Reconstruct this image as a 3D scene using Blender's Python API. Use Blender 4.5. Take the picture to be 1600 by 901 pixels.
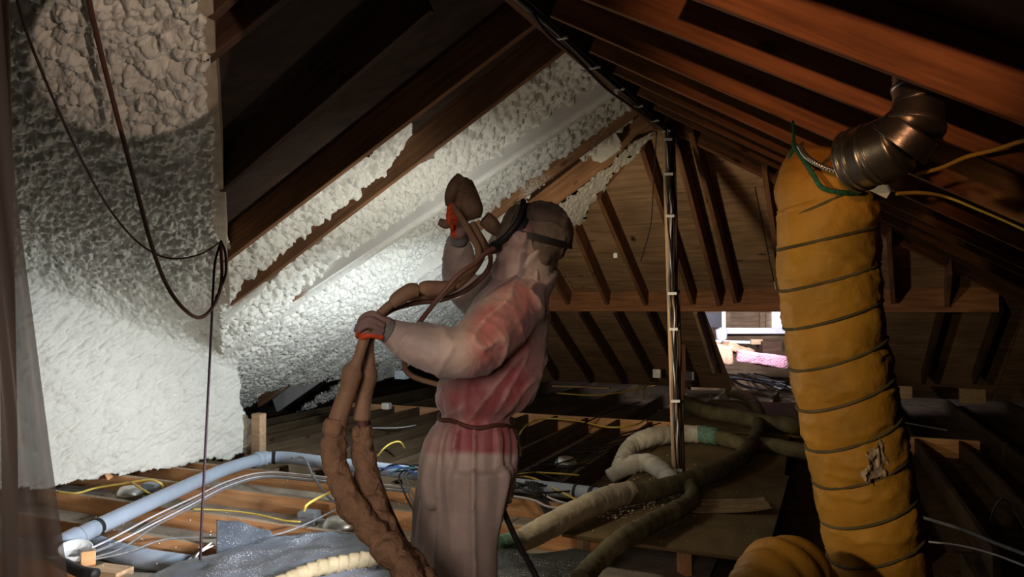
import bpy, bmesh, math, random
import numpy as np
from mathutils import Vector, Matrix, Quaternion

random.seed(7)
for o in list(bpy.data.objects):
    bpy.data.objects.remove(o)
COL = bpy.context.scene.collection
SC = bpy.context.scene

# ------------------------------------------------------------------ camera
F = 1143.0
PITCH = math.atan((480 - 450.5) / F)
cam = bpy.data.cameras.new('camera')
cam.sensor_width = 36.0
cam.lens = 36.0 * F / 1600.0
cam.clip_start = 0.05
co = bpy.data.objects.new('camera', cam)
co.location = (0, 0, 1.4)
co.rotation_euler = (math.pi / 2 + PITCH, 0, 0)
COL.objects.link(co)
SC.camera = co
CE = Vector((0, 0, 1.4))
CR = Matrix.Rotation(math.pi / 2 + PITCH, 3, 'X')

# ------------------------------------------------------------------ world, exposure
w = bpy.data.worlds.new('world')
SC.world = w
w.use_nodes = True
w.node_tree.nodes['Background'].inputs[0].default_value = (0.5, 0.42, 0.36, 1)
w.node_tree.nodes['Background'].inputs[1].default_value = 0.0025
SC.view_settings.view_transform = 'Standard'
SC.view_settings.look = 'None'
SC.view_settings.exposure = 0.0
SC.view_settings.gamma = 1.0
SC.view_settings.use_curve_mapping = False

# ------------------------------------------------------------------ lamps
def spot(name, loc, aim, power, col, cone, blend=0.5, size=0.05):
    l = bpy.data.lights.new(name, 'SPOT')
    l.energy = power; l.color = col; l.spot_size = math.radians(cone); l.spot_blend = blend
    l.shadow_soft_size = size
    o = bpy.data.objects.new(name, l); COL.objects.link(o)
    o.location = loc
    o.rotation_euler = (Vector(aim) - Vector(loc)).to_track_quat('-Z', 'Y').to_euler()
    return o
def point(name, loc, power, col, size=0.05):
    l = bpy.data.lights.new(name, 'POINT'); l.energy = power; l.color = col; l.shadow_soft_size = size
    o = bpy.data.objects.new(name, l); COL.objects.link(o); o.location = loc
    return o
def area(name, loc, aim, power, col, size):
    l = bpy.data.lights.new(name, 'AREA'); l.energy = power; l.color = col; l.size = size
    o = bpy.data.objects.new(name, l); COL.objects.link(o); o.location = loc
    o.rotation_euler = (Vector(aim) - Vector(loc)).to_track_quat('-Z', 'Y').to_euler()
    return o
FAIM = (-1.32, 2.72, 2.38)
COOL = (0.80, 0.90, 1.0)
WARM = (1.0, 0.62, 0.40)
# cool work light standing beyond the worker, aimed at the left roof slope
spot('work_light_and_fill', (-0.25, 5.5, 0.78), (-1.9, 7.4, 0.75), 190, COOL, 116, 1.0, 0.05)
spot('work_light_and_fill', (-0.15, 4.3, 1.0), (-1.3, 5.8, 2.1), 75, (0.95, 0.96, 0.92), 110, 1.0, 0.05)  # added fill for the foam bays of the left slope
spot('work_light_and_fill', (-0.14, 2.95, 0.55), (-3.0, 4.9, -0.05), 200, (0.95, 0.93, 0.95), 52, 0.7, 0.05)  # extra hidden spot, put in to brighten the left joists
spot('work_light_and_fill', (-1.15, 2.35, 0.42), (-1.9, 4.7, -0.12), 62, (1.0, 0.92, 0.85), 74, 0.8, 0.05)  # added lamp below the view that lights the joist faces
# second cool spot, split off to light the joists and the foamed wall
spot('work_light_and_fill', (-0.16, 4.15, 0.95), (-3.3, 4.8, 0.2), 215, (0.78, 0.88, 1.0), 70, 0.8, 0.06)
# spot added to brighten the far hip slope
spot('work_light_and_fill', (-0.12, 4.4, 1.0), (2.2, 8.6, 1.75), 150, (1.0, 0.80, 0.56), 75, 0.8, 0.08)
# added point light standing in for the work light's spill over the attic
point('spill_fill', (-0.1, 4.3, 1.0), 12, (1.0, 0.86, 0.68), 0.08)
# warm lamp on the photographer's side, split into spots for separate surfaces
spot('warm_lamp_and_fill', (-1.2, -2.2, 1.62), (1.05, 2.3, 2.45), 420, (1.0, 0.45, 0.22), 19, 0.9, 0.05)
spot('warm_lamp_and_fill', (-1.3, 0.6, 1.7), (1.45, 3.0, 1.15), 150, (1.0, 0.74, 0.42), 30, 0.6, 0.05)
spot('warm_lamp_and_fill', (0.5, 0.1, 1.5), tuple(FAIM), 140, (1.0, 0.74, 0.60), 11.3, 0.12, 0.01)  # added spot; its hard cone edge stands in for a shadow edge
spot('warm_lamp_and_fill', (-0.55, -0.2, 1.7), (-0.15, 2.5, 1.05), 105, (1.0, 0.80, 0.70), 36, 0.8, 0.5)  # added soft fill on the worker

area('sheet_fill', (-0.85, 0.5, 1.3), (-1.6, 1.8, 1.0), 2.2, (1.0, 0.80, 0.68), 0.3)  # unseen light added to brighten the plastic sheet
# ------------------------------------------------------------------ pixel rays
def ray(px, py):
    d = CR @ Vector(((px - 800) / F, (450.5 - py) / F, -1.0))
    return d / d.y
def P(px, py, Y):
    return CE + ray(px, py) * Y
def G(px, py, z=0.0):
    d = ray(px, py)
    return CE + d * ((z - 1.4) / d.z)
def proj(A):
    A = np.asarray(A, float).reshape(-1, 3) - np.array(CE)
    M = np.array(CR)            # camera axes are its columns
    c = A @ M
    zz = np.minimum(c[:, 2], -1e-3)
    return 800 + F * c[:, 0] / -zz, 450.5 - F * c[:, 1] / -zz

# roof geometry
U = Vector((0.4337, 0.9011, 0)); V = Vector((0.9011, -0.4337, 0))
RP = Vector((1.234, 6.0, 2.895))          # far end of the ridge
SL = 0.5
UF = Vector((0.391, 0.920, 0)); VF = Vector((0.920, -0.391, 0))
def plane_hit(px, py, n, c):
    d = ray(px, py)
    t = (c - n.dot(CE)) / n.dot(d)
    return CE + d * t
# rafter-underside planes  n.P = c, n points up/out of the attic
nL = (Vector((0, 0, 1)) - V * SL).normalized(); cL = nL.dot(RP)
nR = (Vector((0, 0, 1)) + V * SL).normalized(); cR = nR.dot(RP)
nH = (Vector((0, 0, 1)) + U * 0.55).normalized(); cH = nH.dot(RP)
uF0 = 1.96
nF = (Vector((0, 0, 1)) + U * 0.5).normalized()
CFp = P(325, 0, 2.72); cF = nF.dot(CFp)
def L(px, py): return plane_hit(px, py, nL, cL)
def Rr(px, py): return plane_hit(px, py, nR, cR)
def H(px, py): return plane_hit(px, py, nH, cH)

# ------------------------------------------------------------------ numpy noise
def _h(ix, iy, iz, s):
    n = (ix * 374761393 + iy * 668265263 + iz * 2147483647 + s * 974634777) & 0xffffffff
    n = ((n ^ (n >> 13)) * 1274126177) & 0xffffffff
    n = ((n ^ (n >> 15)) * 2246822519) & 0xffffffff
    return ((n ^ (n >> 16)) & 0xffffff) / float(0xffffff)
def vnoise(p, s=0):
    p = np.asarray(p, float)
    i = np.floor(p).astype(np.int64); f = p - i; f = f * f * (3 - 2 * f)
    r = 0
    for a in (0, 1):
        for b in (0, 1):
            for c in (0, 1):
                wgt = (f[:, 0] if a else 1 - f[:, 0]) * (f[:, 1] if b else 1 - f[:, 1]) * (f[:, 2] if c else 1 - f[:, 2])
                r = r + wgt * _h(i[:, 0] + a, i[:, 1] + b, i[:, 2] + c, s)
    return r
def fbm(p, o=4, s=0):
    p = np.asarray(p, float); r = 0; a = 0.5; t = 0
    for k in range(o):
        r = r + a * vnoise(p * 2 ** k + 17.3 * k, s + k); t += a; a *= 0.5
    return r / t
def worley2(x, y, s=0):
    ix = np.floor(x).astype(np.int64); iy = np.floor(y).astype(np.int64)
    d1 = np.full(x.shape, 9.0); d2 = d1.copy(); idv = np.zeros(x.shape)
    for a in (-1, 0, 1):
        for b in (-1, 0, 1):
            cx = ix + a; cy = iy + b
            jx = _h(cx, cy, cx * 0, s); jy = _h(cx, cy, cx * 0 + 1, s); rr = _h(cx, cy, cx * 0 + 2, s)
            d = np.sqrt((cx + jx - x) ** 2 + (cy + jy - y) ** 2)
            m = d < d1
            d2 = np.where(m, d1, np.minimum(d2, d)); idv = np.where(m, rr, idv); d1 = np.where(m, d, d1)
    return d1, d2, idv
def sstep(a, b, x):
    t = np.clip((x - a) / (b - a), 0, 1); return t * t * (3 - 2 * t)
def lumps(x, y, s=0):
    z = np.zeros_like(x)
    wx = fbm(np.stack([x * 1.3, y * 1.3, z], 1), 3, s + 5) - .5
    wy = fbm(np.stack([x * 1.3, y * 1.3, z + 9], 1), 3, s + 6) - .5
    d1, d2, r = worley2(x + wx * 1.1, y + wy * 1.1, s)
    dome = np.sqrt(np.clip(1 - (d1 / 0.70) ** 2, 0, 1)) * (0.35 + 0.65 * r)
    return dome
def inpoly(x, y, poly):
    r = np.zeros(x.shape, bool); n = len(poly)
    for i in range(n):
        x1, y1 = poly[i]; x2, y2 = poly[(i + 1) % n]
        if y1 == y2: continue
        c = ((y1 > y) != (y2 > y)) & (x < (x2 - x1) * (y - y1) / (y2 - y1) + x1)
        r ^= c
    return r

# ------------------------------------------------------------------ materials
MATS = {}
def newmat(name):
    m = bpy.data.materials.new(name); m.use_nodes = True
    nt = m.node_tree; b = nt.nodes['Principled BSDF']
    MATS[name] = m
    return m, nt, b
def N(nt, t, **kw):
    n = nt.nodes.new(t)
    for k, v in kw.items():
        try: n.inputs[k].default_value = v
        except Exception: setattr(n, k, v)
    return n
def simple(name, col, rough=0.6, metal=0.0, var=0.15, scale=20, bump=0.15, bscale=None, trans=0.0, spec=0.3, dist=0.01):
    m, nt, b = newmat(name)
    tc = N(nt, 'ShaderNodeTexCoord'); no = N(nt, 'ShaderNodeTexNoise'); no.inputs['Scale'].default_value = scale
    no.inputs['Detail'].default_value = 5
    nt.links.new(tc.outputs['Object'], no.inputs['Vector'])
    mx = N(nt, 'ShaderNodeMix', data_type='RGBA')
    mx.inputs[6].default_value = (*[c * (1 - var) for c in col], 1); mx.inputs[7].default_value = (*[min(1, c * (1 + var)) for c in col], 1)
    mr = N(nt, 'ShaderNodeMapRange'); mr.inputs[1].default_value = .3; mr.inputs[2].default_value = .7
    nt.links.new(no.outputs[0], mr.inputs[0]); nt.links.new(mr.outputs[0], mx.inputs[0])
    nt.links.new(mx.outputs[2], b.inputs['Base Color'])
    b.inputs['Roughness'].default_value = rough; b.inputs['Metallic'].default_value = metal
    b.inputs['Specular IOR Level'].default_value = spec
    if bump:
        n2 = N(nt, 'ShaderNodeTexNoise'); n2.inputs['Scale'].default_value = bscale or scale * 3; n2.inputs['Detail'].default_value = 4
        nt.links.new(tc.outputs['Object'], n2.inputs['Vector'])
        bp = N(nt, 'ShaderNodeBump'); bp.inputs['Strength'].default_value = bump; bp.inputs['Distance'].default_value = dist
        nt.links.new(n2.outputs[0], bp.inputs['Height']); nt.links.new(bp.outputs[0], b.inputs['Normal'])
    return m
def wood(name, dark, light, grain=1.0, rough=0.75, dust=None, spray=0.0, spraycol=(.72, .70, .66), knots=True):
    """lumber with grain along local X; spray: share of pale overspray over it"""
    m, nt, b = newmat(name)
    tc = N(nt, 'ShaderNodeTexCoord'); oi = N(nt, 'ShaderNodeObjectInfo')
    ad = N(nt, 'ShaderNodeVectorMath', operation='ADD'); sc = N(nt, 'ShaderNodeVectorMath', operation='SCALE'); sc.inputs['Scale'].default_value = 37
    cb = N(nt, 'ShaderNodeCombineXYZ')
    for k in range(3): nt.links.new(oi.outputs['Random'], cb.inputs[k])
    nt.links.new(cb.outputs[0], sc.inputs[0]); nt.links.new(tc.outputs['Object'], ad.inputs[0]); nt.links.new(sc.outputs[0], ad.inputs[1])
    mp = N(nt, 'ShaderNodeMapping'); mp.inputs['Scale'].default_value = (1.3, 22 * grain, 22 * grain)
    nt.links.new(ad.outputs[0], mp.inputs[0])
    n1 = N(nt, 'ShaderNodeTexNoise'); n1.inputs['Scale'].default_value = 1.6; n1.inputs['Detail'].default_value = 7; n1.inputs['Distortion'].default_value = .6
    nt.links.new(mp.outputs[0], n1.inputs['Vector'])
    n2 = N(nt, 'ShaderNodeTexNoise'); n2.inputs['Scale'].default_value = 2.3; n2.inputs['Detail'].default_value = 4
    nt.links.new(ad.outputs[0], n2.inputs['Vector'])
    cr = N(nt, 'ShaderNodeValToRGB'); cr.color_ramp.elements[0].position = .3; cr.color_ramp.elements[1].position = .72
    cr.color_ramp.elements[0].color = (*dark, 1); cr.color_ramp.elements[1].color = (*light, 1)
    nt.links.new(n1.outputs[0], cr.inputs[0])
    mul = N(nt, 'ShaderNodeMix', data_type='RGBA', blend_type='MULTIPLY'); mul.inputs[0].default_value = .7
    mr = N(nt, 'ShaderNodeMapRange'); mr.inputs[1].default_value = .3; mr.inputs[2].default_value = .7; mr.inputs[3].default_value = .55; mr.inputs[4].default_value = 1.15
    nt.links.new(n2.outputs[0], mr.inputs[0]); nt.links.new(cr.outputs[0], mul.inputs[6]); nt.links.new(mr.outputs[0], mul.inputs[7])
    out = mul.outputs[2]
    if knots:
        vo = N(nt, 'ShaderNodeTexVoronoi'); vo.inputs['Scale'].default_value = 1.0
        mk = N(nt, 'ShaderNodeMapping'); mk.inputs['Scale'].default_value = (2.2, 5, 5)
        nt.links.new(ad.outputs[0], mk.inputs[0]); nt.links.new(mk.outputs[0], vo.inputs['Vector'])
        k = N(nt, 'ShaderNodeMapRange'); k.inputs[1].default_value = .06; k.inputs[2].default_value = .13
        k.inputs[3].default_value = .25; k.inputs[4].default_value = 1
        nt.links.new(vo.outputs['Distance'], k.inputs[0])
        m2 = N(nt, 'ShaderNodeMix', data_type='RGBA', blend_type='MULTIPLY'); m2.inputs[0].default_value = .8
        nt.links.new(out, m2.inputs[6]); nt.links.new(k.outputs[0], m2.inputs[7]); out = m2.outputs[2]
    if spray > 0:
        n3 = N(nt, 'ShaderNodeTexNoise'); n3.inputs['Scale'].default_value = 1.1; n3.inputs['Detail'].default_value = 3
        nt.links.new(ad.outputs[0], n3.inputs['Vector'])
        n4 = N(nt, 'ShaderNodeTexNoise'); n4.inputs['Scale'].default_value = 90; nt.links.new(ad.outputs[0], n4.inputs['Vector'])
        am = N(nt, 'ShaderNodeMath', operation='MULTIPLY_ADD'); am.inputs[1].default_value = .25
        nt.links.new(n4.outputs[0], am.inputs[0]); nt.links.new(n3.outputs[0], am.inputs[2])
        r3 = N(nt, 'ShaderNodeMapRange'); c = .72 - .36 * spray; r3.inputs[1].default_value = c; r3.inputs[2].default_value = c + .09
        nt.links.new(am.outputs[0], r3.inputs[0])
        m3 = N(nt, 'ShaderNodeMix', data_type='RGBA'); nt.links.new(r3.outputs[0], m3.inputs[0])
        nt.links.new(out, m3.inputs[6]); m3.inputs[7].default_value = (*spraycol, 1); out = m3.outputs[2]
    if dust:
        ge = N(nt, 'ShaderNodeNewGeometry'); sx = N(nt, 'ShaderNodeSeparateXYZ'); nt.links.new(ge.outputs['Normal'], sx.inputs[0])
        dr = N(nt, 'ShaderNodeMapRange'); dr.inputs[1].default_value = .5; dr.inputs[2].default_value = .9; nt.links.new(sx.outputs[2], dr.inputs[0])
        m4 = N(nt, 'ShaderNodeMix', data_type='RGBA'); nt.links.new(dr.outputs[0], m4.inputs[0]); nt.links.new(out, m4.inputs[6]); m4.inputs[7].default_value = (*dust, 1); out = m4.outputs[2]
    nt.links.new(out, b.inputs['Base Color'])
    b.inputs['Roughness'].default_value = rough; b.inputs['Specular IOR Level'].default_value = .25
    bp = N(nt, 'ShaderNodeBump'); bp.inputs['Strength'].default_value = .25; bp.inputs['Distance'].default_value = .004
    nt.links.new(n1.outputs[0], bp.inputs['Height']); nt.links.new(bp.outputs[0], b.inputs['Normal'])
    return m
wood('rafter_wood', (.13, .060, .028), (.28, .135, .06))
wood('rafter_dark', (.04, .022, .013), (.10, .05, .028))  # darker copy of rafter_wood; shade on the unlit rafters is in its colour
wood('rafter_warm', (.20, .085, .035), (.42, .19, .08))  # more orange copy; warm light on the right rafters is in its colour
wood('rafter_sprayed', (.17, .085, .035), (.34, .17, .075), spray=.75)
wood('board_brown', (.26, .13, .06), (.46, .25, .12), spray=.06)
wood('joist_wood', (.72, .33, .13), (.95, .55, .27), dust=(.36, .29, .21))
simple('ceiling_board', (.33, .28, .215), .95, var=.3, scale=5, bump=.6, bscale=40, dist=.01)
wood('joist_dusty_shaded', (.075, .05, .026), (.15, .10, .055))  # dark copy of the joist wood, with the dark bays' shade in its colour
wood('pale_wood', (.42, .27, .15), (.62, .42, .25))
wood('plywood', (.22, .135, .07), (.42, .27, .15), grain=.55, knots=True)
wood('plywood_dusty', (.15, .105, .045), (.24, .175, .08), grain=.12, knots=False)
wood('osb', (.35, .22, .12), (.6, .42, .26), grain=.6, knots=False)
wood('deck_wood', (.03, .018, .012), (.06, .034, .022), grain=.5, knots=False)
simple('foam', (.76, .74, .65), .5, var=.05, scale=9, bump=.6, bscale=120, dist=.006, spec=.35)
simple('foam_tan', (.40, .33, .24), .8, var=.2, scale=12, bump=.5, bscale=70)
simple('insulation_dust', (.16, .11, .065), .95, var=.35, scale=7, bump=.8, bscale=40, dist=.02)
simple('pvc_grey', (.36, .42, .50), .35, var=.10, scale=6, bump=.05)
simple('pvc_white', (.75, .75, .78), .4, var=.05)
simple('rubber_black', (.018, .016, .016), .55, var=.2, bump=.1)
simple('cable_black', (.02, .017, .017), .5, var=.2, bump=0)
simple('cable_brown', (.09, .035, .022), .6, var=.25, bump=0)
simple('cable_maroon', (.028, .010, .014), .5, var=.2, bump=0)
simple('cable_yellow', (.72, .52, .10), .45, var=.1, bump=0)
simple('cable_white', (.62, .60, .62), .45, var=.1, bump=0)
simple('cable_grey', (.20, .20, .20), .5, var=.2, bump=0)
simple('cable_blue', (.10, .22, .62), .45, var=.1, bump=0)
simple('cable_teal', (.10, .45, .50), .45, var=.1, bump=0)
simple('rope_green', (.03, .16, .085), .8, var=.3, scale=60, bump=.6, bscale=150)
simple('hose_sleeve', (.32, .19, .11), .85, var=.3, scale=14, bump=1.0, bscale=32, dist=.02)
simple('hose_tape', (.33, .20, .12), .6, var=.15, scale=8, bump=.3, bscale=60)
simple('hose_inner', (.13, .065, .05), .5, var=.2, bump=.1)
simple('gun_wrap', (.22, .135, .08), .7, var=.35, scale=18, bump=.5, bscale=40)
simple('hose_cream', (.20, .165, .10), .8, var=.2, scale=10, bump=.6, bscale=35, dist=.01)
simple('wrap_beige', (.50, .42, .28), .8, var=.2, scale=10, bump=.6, bscale=35, dist=.01)
simple('wrap_pale', (.55, .52, .42), .75, var=.2, scale=10, bump=.6, bscale=40, dist=.01)
simple('wrap_green', (.12, .22, .15), .8, var=.4, scale=30, bump=.6)
simple('wrap_dark', (.12, .10, .048), .8, var=.35, scale=7, bump=.6, bscale=30, dist=.01)
simple('metal_band', (.5, .5, .48), .35, metal=.9, var=.1)
simple('galvanised', (.42, .41, .37), .32, metal=.95, var=.35, scale=9, bump=.15, bscale=25)
simple('tin', (.55, .54, .50), .35, metal=.8, var=.15, bump=.05)
simple('box_grey', (.30, .33, .35), .5, metal=.3, var=.1)
simple('white_plastic', (.72, .72, .70), .4, var=.06, bump=0)
simple('glove_dusty', (.30, .20, .175), .75, var=.2, scale=20, bump=.3)
simple('glove_orange', (.75, .10, .03), .55, var=.1, bump=.2)
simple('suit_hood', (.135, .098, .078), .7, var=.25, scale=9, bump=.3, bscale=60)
simple('lens', (.05, .045, .03), .15, var=.1, bump=0, spec=.6)
simple('card', (.32, .22, .11), .9, var=.2, bump=.3)
simple('pink_batt', (.50, .25, .29), .95, var=.15, scale=9, bump=.9, bscale=40, dist=.03)
simple('paper_brown', (.36, .22, .13), .8, var=.2)
simple('crumb', (.46, .38, .28), .9, var=.2)
simple('boot', (.05, .04, .035), .7, var=.2)
# yellow duct cloth
def duct_mat():
    m = simple('duct_yellow', (.50, .255, .035), .6, var=.22, scale=5, bump=.5, bscale=22, dist=.012)
duct_mat()
# membrane with pale flecks
def membrane_mat(name, c):
    m, nt, b = newmat(name)
    tc = N(nt, 'ShaderNodeTexCoord')
    vo = N(nt, 'ShaderNodeTexVoronoi'); vo.inputs['Scale'].default_value = 85
    nt.links.new(tc.outputs['Object'], vo.inputs['Vector'])
    n2 = N(nt, 'ShaderNodeTexNoise'); n2.inputs['Scale'].default_value = 6; n2.inputs['Detail'].default_value = 5; nt.links.new(tc.outputs['Object'], n2.inputs['Vector'])
    r2 = N(nt, 'ShaderNodeMapRange'); r2.inputs[1].default_value = .35; r2.inputs[2].default_value = .7; r2.inputs[3].default_value = .05; r2.inputs[4].default_value = .30
    nt.links.new(n2.outputs[0], r2.inputs[0])
    lt = N(nt, 'ShaderNodeMath', operation='LESS_THAN'); nt.links.new(vo.outputs['Distance'], lt.inputs[0]); nt.links.new(r2.outputs[0], lt.inputs[1])
    mx = N(nt, 'ShaderNodeMix', data_type='RGBA'); mx.inputs[6].default_value = (*c, 1); mx.inputs[7].default_value = (.85, .85, .87, 1)
    nt.links.new(lt.outputs[0], mx.inputs[0]); nt.links.new(mx.outputs[2], b.inputs['Base Color'])
    b.inputs['Roughness'].default_value = .38
    bp = N(nt, 'ShaderNodeBump'); bp.inputs['Strength'].default_value = .3; bp.inputs['Distance'].default_value = .01
    nt.links.new(n2.outputs[0], bp.inputs['Height']); nt.links.new(bp.outputs[0], b.inputs['Normal'])
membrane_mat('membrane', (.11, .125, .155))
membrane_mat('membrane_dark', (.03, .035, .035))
# suit: thin pale cloth with the red shirt showing through (attribute 'shirt')
def suit_mat():
    m, nt, b = newmat('suit')
    at = N(nt, 'ShaderNodeAttribute'); at.attribute_name = 'shirt'
    tc = N(nt, 'ShaderNodeTexCoord')
    n1 = N(nt, 'ShaderNodeTexNoise'); n1.inputs['Scale'].default_value = 7; n1.inputs['Detail'].default_value = 6; nt.links.new(tc.outputs['Object'], n1.inputs['Vector'])
    mx = N(nt, 'ShaderNodeMix', data_type='RGBA'); mx.inputs[6].default_value = (.47, .37, .32, 1); mx.inputs[7].default_value = (.29, .048, .058, 1)
    nt.links.new(at.outputs['Fac'], mx.inputs[0])
    r = N(nt, 'ShaderNodeMapRange'); r.inputs[1].default_value = .3; r.inputs[2].default_value = .7; r.inputs[3].default_value = .72; r.inputs[4].default_value = 1.2
    nt.links.new(n1.outputs[0], r.inputs[0])
    mu = N(nt, 'ShaderNodeMix', data_type='RGBA', blend_type='MULTIPLY'); mu.inputs[0].default_value = 1
    nt.links.new(mx.outputs[2], mu.inputs[6]); nt.links.new(r.outputs[0], mu.inputs[7])
    nt.links.new(mu.outputs[2], b.inputs['Base Color'])
    b.inputs['Roughness'].default_value = .55; b.inputs['Sheen Weight'].default_value = .25
    bp = N(nt, 'ShaderNodeBump'); bp.inputs['Strength'].default_value = .35; bp.inputs['Distance'].default_value = .01
    n2 = N(nt, 'ShaderNodeTexNoise'); n2.inputs['Scale'].default_value = 16; n2.inputs['Detail'].default_value = 5; n2.inputs['Distortion'].default_value = 1.2
    nt.links.new(tc.outputs['Object'], n2.inputs['Vector'])
    nt.links.new(n2.outputs[0], bp.inputs['Height']); nt.links.new(bp.outputs[0], b.inputs['Normal'])
suit_mat()
def glass_like(name, col, alpha):
    m, nt, b = newmat(name)
    b.inputs['Base Color'].default_value = (*col, 1); b.inputs['Alpha'].default_value = alpha; b.inputs['Roughness'].default_value = .35
glass_like('plastic_film', (.50, .42, .38), .82)
glass_like('visor', (.20, .17, .11), .55)
def emit(name, col, s):
    m, nt, b = newmat(name)
    b.inputs['Emission Color'].default_value = (*col, 1); b.inputs['Emission Strength'].default_value = s; b.inputs['Base Color'].default_value = (0, 0, 0, 1)
emit('daylight_pane', (.75, .8, 1.0), 1.6)

# ------------------------------------------------------------------ object helpers
def link(name, me, mat=None, parent=None, label=None, cat=None, group=None, kind=None):
    o = bpy.data.objects.new(name, me); COL.objects.link(o)
    if mat and me is not None and not me.materials: me.materials.append(MATS[mat])
    if parent is not None: o.parent = parent
    if label: o['label'] = label
    if cat: o['category'] = cat
    if group: o['group'] = group
    if kind: o['kind'] = kind
    return o
def empty(name, loc, label, cat, group=None, kind=None):
    o = bpy.data.objects.new(name, None); COL.objects.link(o); o.location = loc
    o['label'] = label; o['category'] = cat
    if group: o['group'] = group
    if kind: o['kind'] = kind
    return o
def adopt(child, parent):
    """parent keeping the world place (parents here are only translated)"""
    child.parent = parent
    child.matrix_parent_inverse = Matrix.Translation(parent.location).inverted()
    return child
def mesh_np(name, verts, faces, smooth=True):
    me = bpy.data.meshes.new(name)
    me.from_pydata([tuple(v) for v in verts] if not isinstance(verts, np.ndarray) else verts.tolist(), [], faces if not isinstance(faces, np.ndarray) else faces.tolist())
    me.polygons.foreach_set('use_smooth', [smooth] * len(me.polygons))
    me.update()
    return me
def beam_mesh(length, w_, h_, bev=0.003):
    bm = bmesh.new()
    bmesh.ops.create_cube(bm, size=1)
    bmesh.ops.scale(bm, vec=(length, w_, h_), verts=bm.verts)
    if bev: bmesh.ops.bevel(bm, geom=[e for e in bm.edges if abs(e.verts[0].co.x - e.verts[1].co.x) > length * .5], offset=bev, segments=1, affect='EDGES')
    me = bpy.data.meshes.new('beam'); bm.to_mesh(me); bm.free()
    return me
def board(name, a, b, up, thick, depth, mat, parent=None, side=1, over=0.0, **kw):
    """lumber whose bottom edge runs a->b; depth goes along up; thickness to side*cross"""
    a = Vector(a); b = Vector(b); x = (b - a).normalized(); a = a - x * over; b = b + x * over
    up = (up - x * up.dot(x)).normalized(); y = up.cross(x).normalized()
    ln = (b - a).length
    me = beam_mesh(ln, thick, depth)
    o = link(name, me, mat, None, **kw)
    c = (a + b) / 2 + up * depth / 2 + y * side * thick / 2
    M = Matrix((x, y, up)).transposed().to_4x4(); M.translation = c
    o.matrix_world = M
    if parent is not None:
        o.parent = parent; o.matrix_parent_inverse = Matrix.Translation(parent.location).inverted()
    return o
def box(name, c, size, mat, rz=0, parent=None, bev=0.004, **kw):
    bm = bmesh.new(); bmesh.ops.create_cube(bm, size=1); bmesh.ops.scale(bm, vec=size, verts=bm.verts)
    if bev: bmesh.ops.bevel(bm, geom=list(bm.edges), offset=bev, segments=2, affect='EDGES')
    me = bpy.data.meshes.new(name); bm.to_mesh(me); bm.free()
    o = link(name, me, mat, None, **kw); o.location = c; o.rotation_euler = (0, 0, rz) if not isinstance(rz, (tuple, list)) else rz
    if parent is not None: adopt(o, parent)
    return o
def catmull(pts, n=8):
    pts = [np.array(p, float) for p in pts]
    if len(pts) < 3:
        return np.array([pts[0] + (pts[-1] - pts[0]) * t for t in np.linspace(0, 1, n + 1)])
    q = [2 * pts[0] - pts[1]] + pts + [2 * pts[-1] - pts[-2]]
    out = []
    for i in range(1, len(q) - 2):
        for t in np.linspace(0, 1, n, endpoint=False):
            p0, p1, p2, p3 = q[i - 1:i + 3]
            out.append(.5 * ((2 * p1) + (-p0 + p2) * t + (2 * p0 - 5 * p1 + 4 * p2 - p3) * t * t + (-p0 + 3 * p1 - 3 * p2 + p3) * t ** 3))
    out.append(pts[-1])
    return np.array(out)
def resample(path, step):
    d = np.r_[0, np.cumsum(np.linalg.norm(np.diff(path, axis=0), axis=1))]
    n = max(2, int(d[-1] / step) + 1); s = np.linspace(0, d[-1], n)
    return np.stack([np.interp(s, d, path[:, k]) for k in range(path.shape[1])], 1), s
def tube_geo(pts, rad, seg=10, n=8, step=None, fn=None, cap=True, smooth=True):
    """pts control points; rad number or list per control point; fn(s, theta, pos)->radius factor"""
    if isinstance(rad, (int, float)): rad = [rad] * len(pts)
    cp = [list(p) + [r] for p, r in zip(pts, rad)]
    path = catmull(cp, n)
    if step: path, s = resample(path, step)
    else: s = np.r_[0, np.cumsum(np.linalg.norm(np.diff(path[:, :3], axis=0), axis=1))]
    C = path[:, :3]; R = path[:, 3]
    T = np.gradient(C, axis=0); T /= np.linalg.norm(T, axis=1)[:, None] + 1e-9
    ref = np.array([0, 0, 1.0]) if abs(T[0][2]) < .9 else np.array([1.0, 0, 0])
    Nn = np.zeros_like(C); v = ref - T[0] * ref.dot(T[0]); Nn[0] = v / np.linalg.norm(v)
    for i in range(1, len(C)):
        v = Nn[i - 1] - T[i] * Nn[i - 1].dot(T[i]); Nn[i] = v / (np.linalg.norm(v) + 1e-9)
    B = np.cross(T, Nn)
    th = np.linspace(0, 2 * np.pi, seg, endpoint=False)
    S, TH = np.meshgrid(s, th, indexing='ij')
    rr = R[:, None] * np.ones_like(TH)
    if fn is not None:
        base = C[:, None, :] + rr[..., None] * (np.cos(TH)[..., None] * Nn[:, None] + np.sin(TH)[..., None] * B[:, None])
        rr = rr * fn(S, TH, base.reshape(-1, 3)).reshape(rr.shape)
    Vt = C[:, None, :] + rr[..., None] * (np.cos(TH)[..., None] * Nn[:, None] + np.sin(TH)[..., None] * B[:, None])
    m = len(C); idx = np.arange(m * seg).reshape(m, seg)
    a = idx[:-1]; b = idx[1:]
    fc = np.stack([a, np.roll(a, -1, 1), np.roll(b, -1, 1), b], -1).reshape(-1, 4).tolist()
    if cap: fc.append(idx[0][::-1].tolist()); fc.append(idx[-1].tolist())
    return Vt.reshape(-1, 3), fc
def tube(name, pts, rad, mat, seg=8, n=8, step=None, fn=None, parent=None, **kw):
    v, f = tube_geo(pts, rad, seg, n, step, fn)
    me = mesh_np(name, v, f)
    o = link(name, me, mat, None, **kw)
    if parent is not None: adopt(o, parent)
    return o
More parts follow.
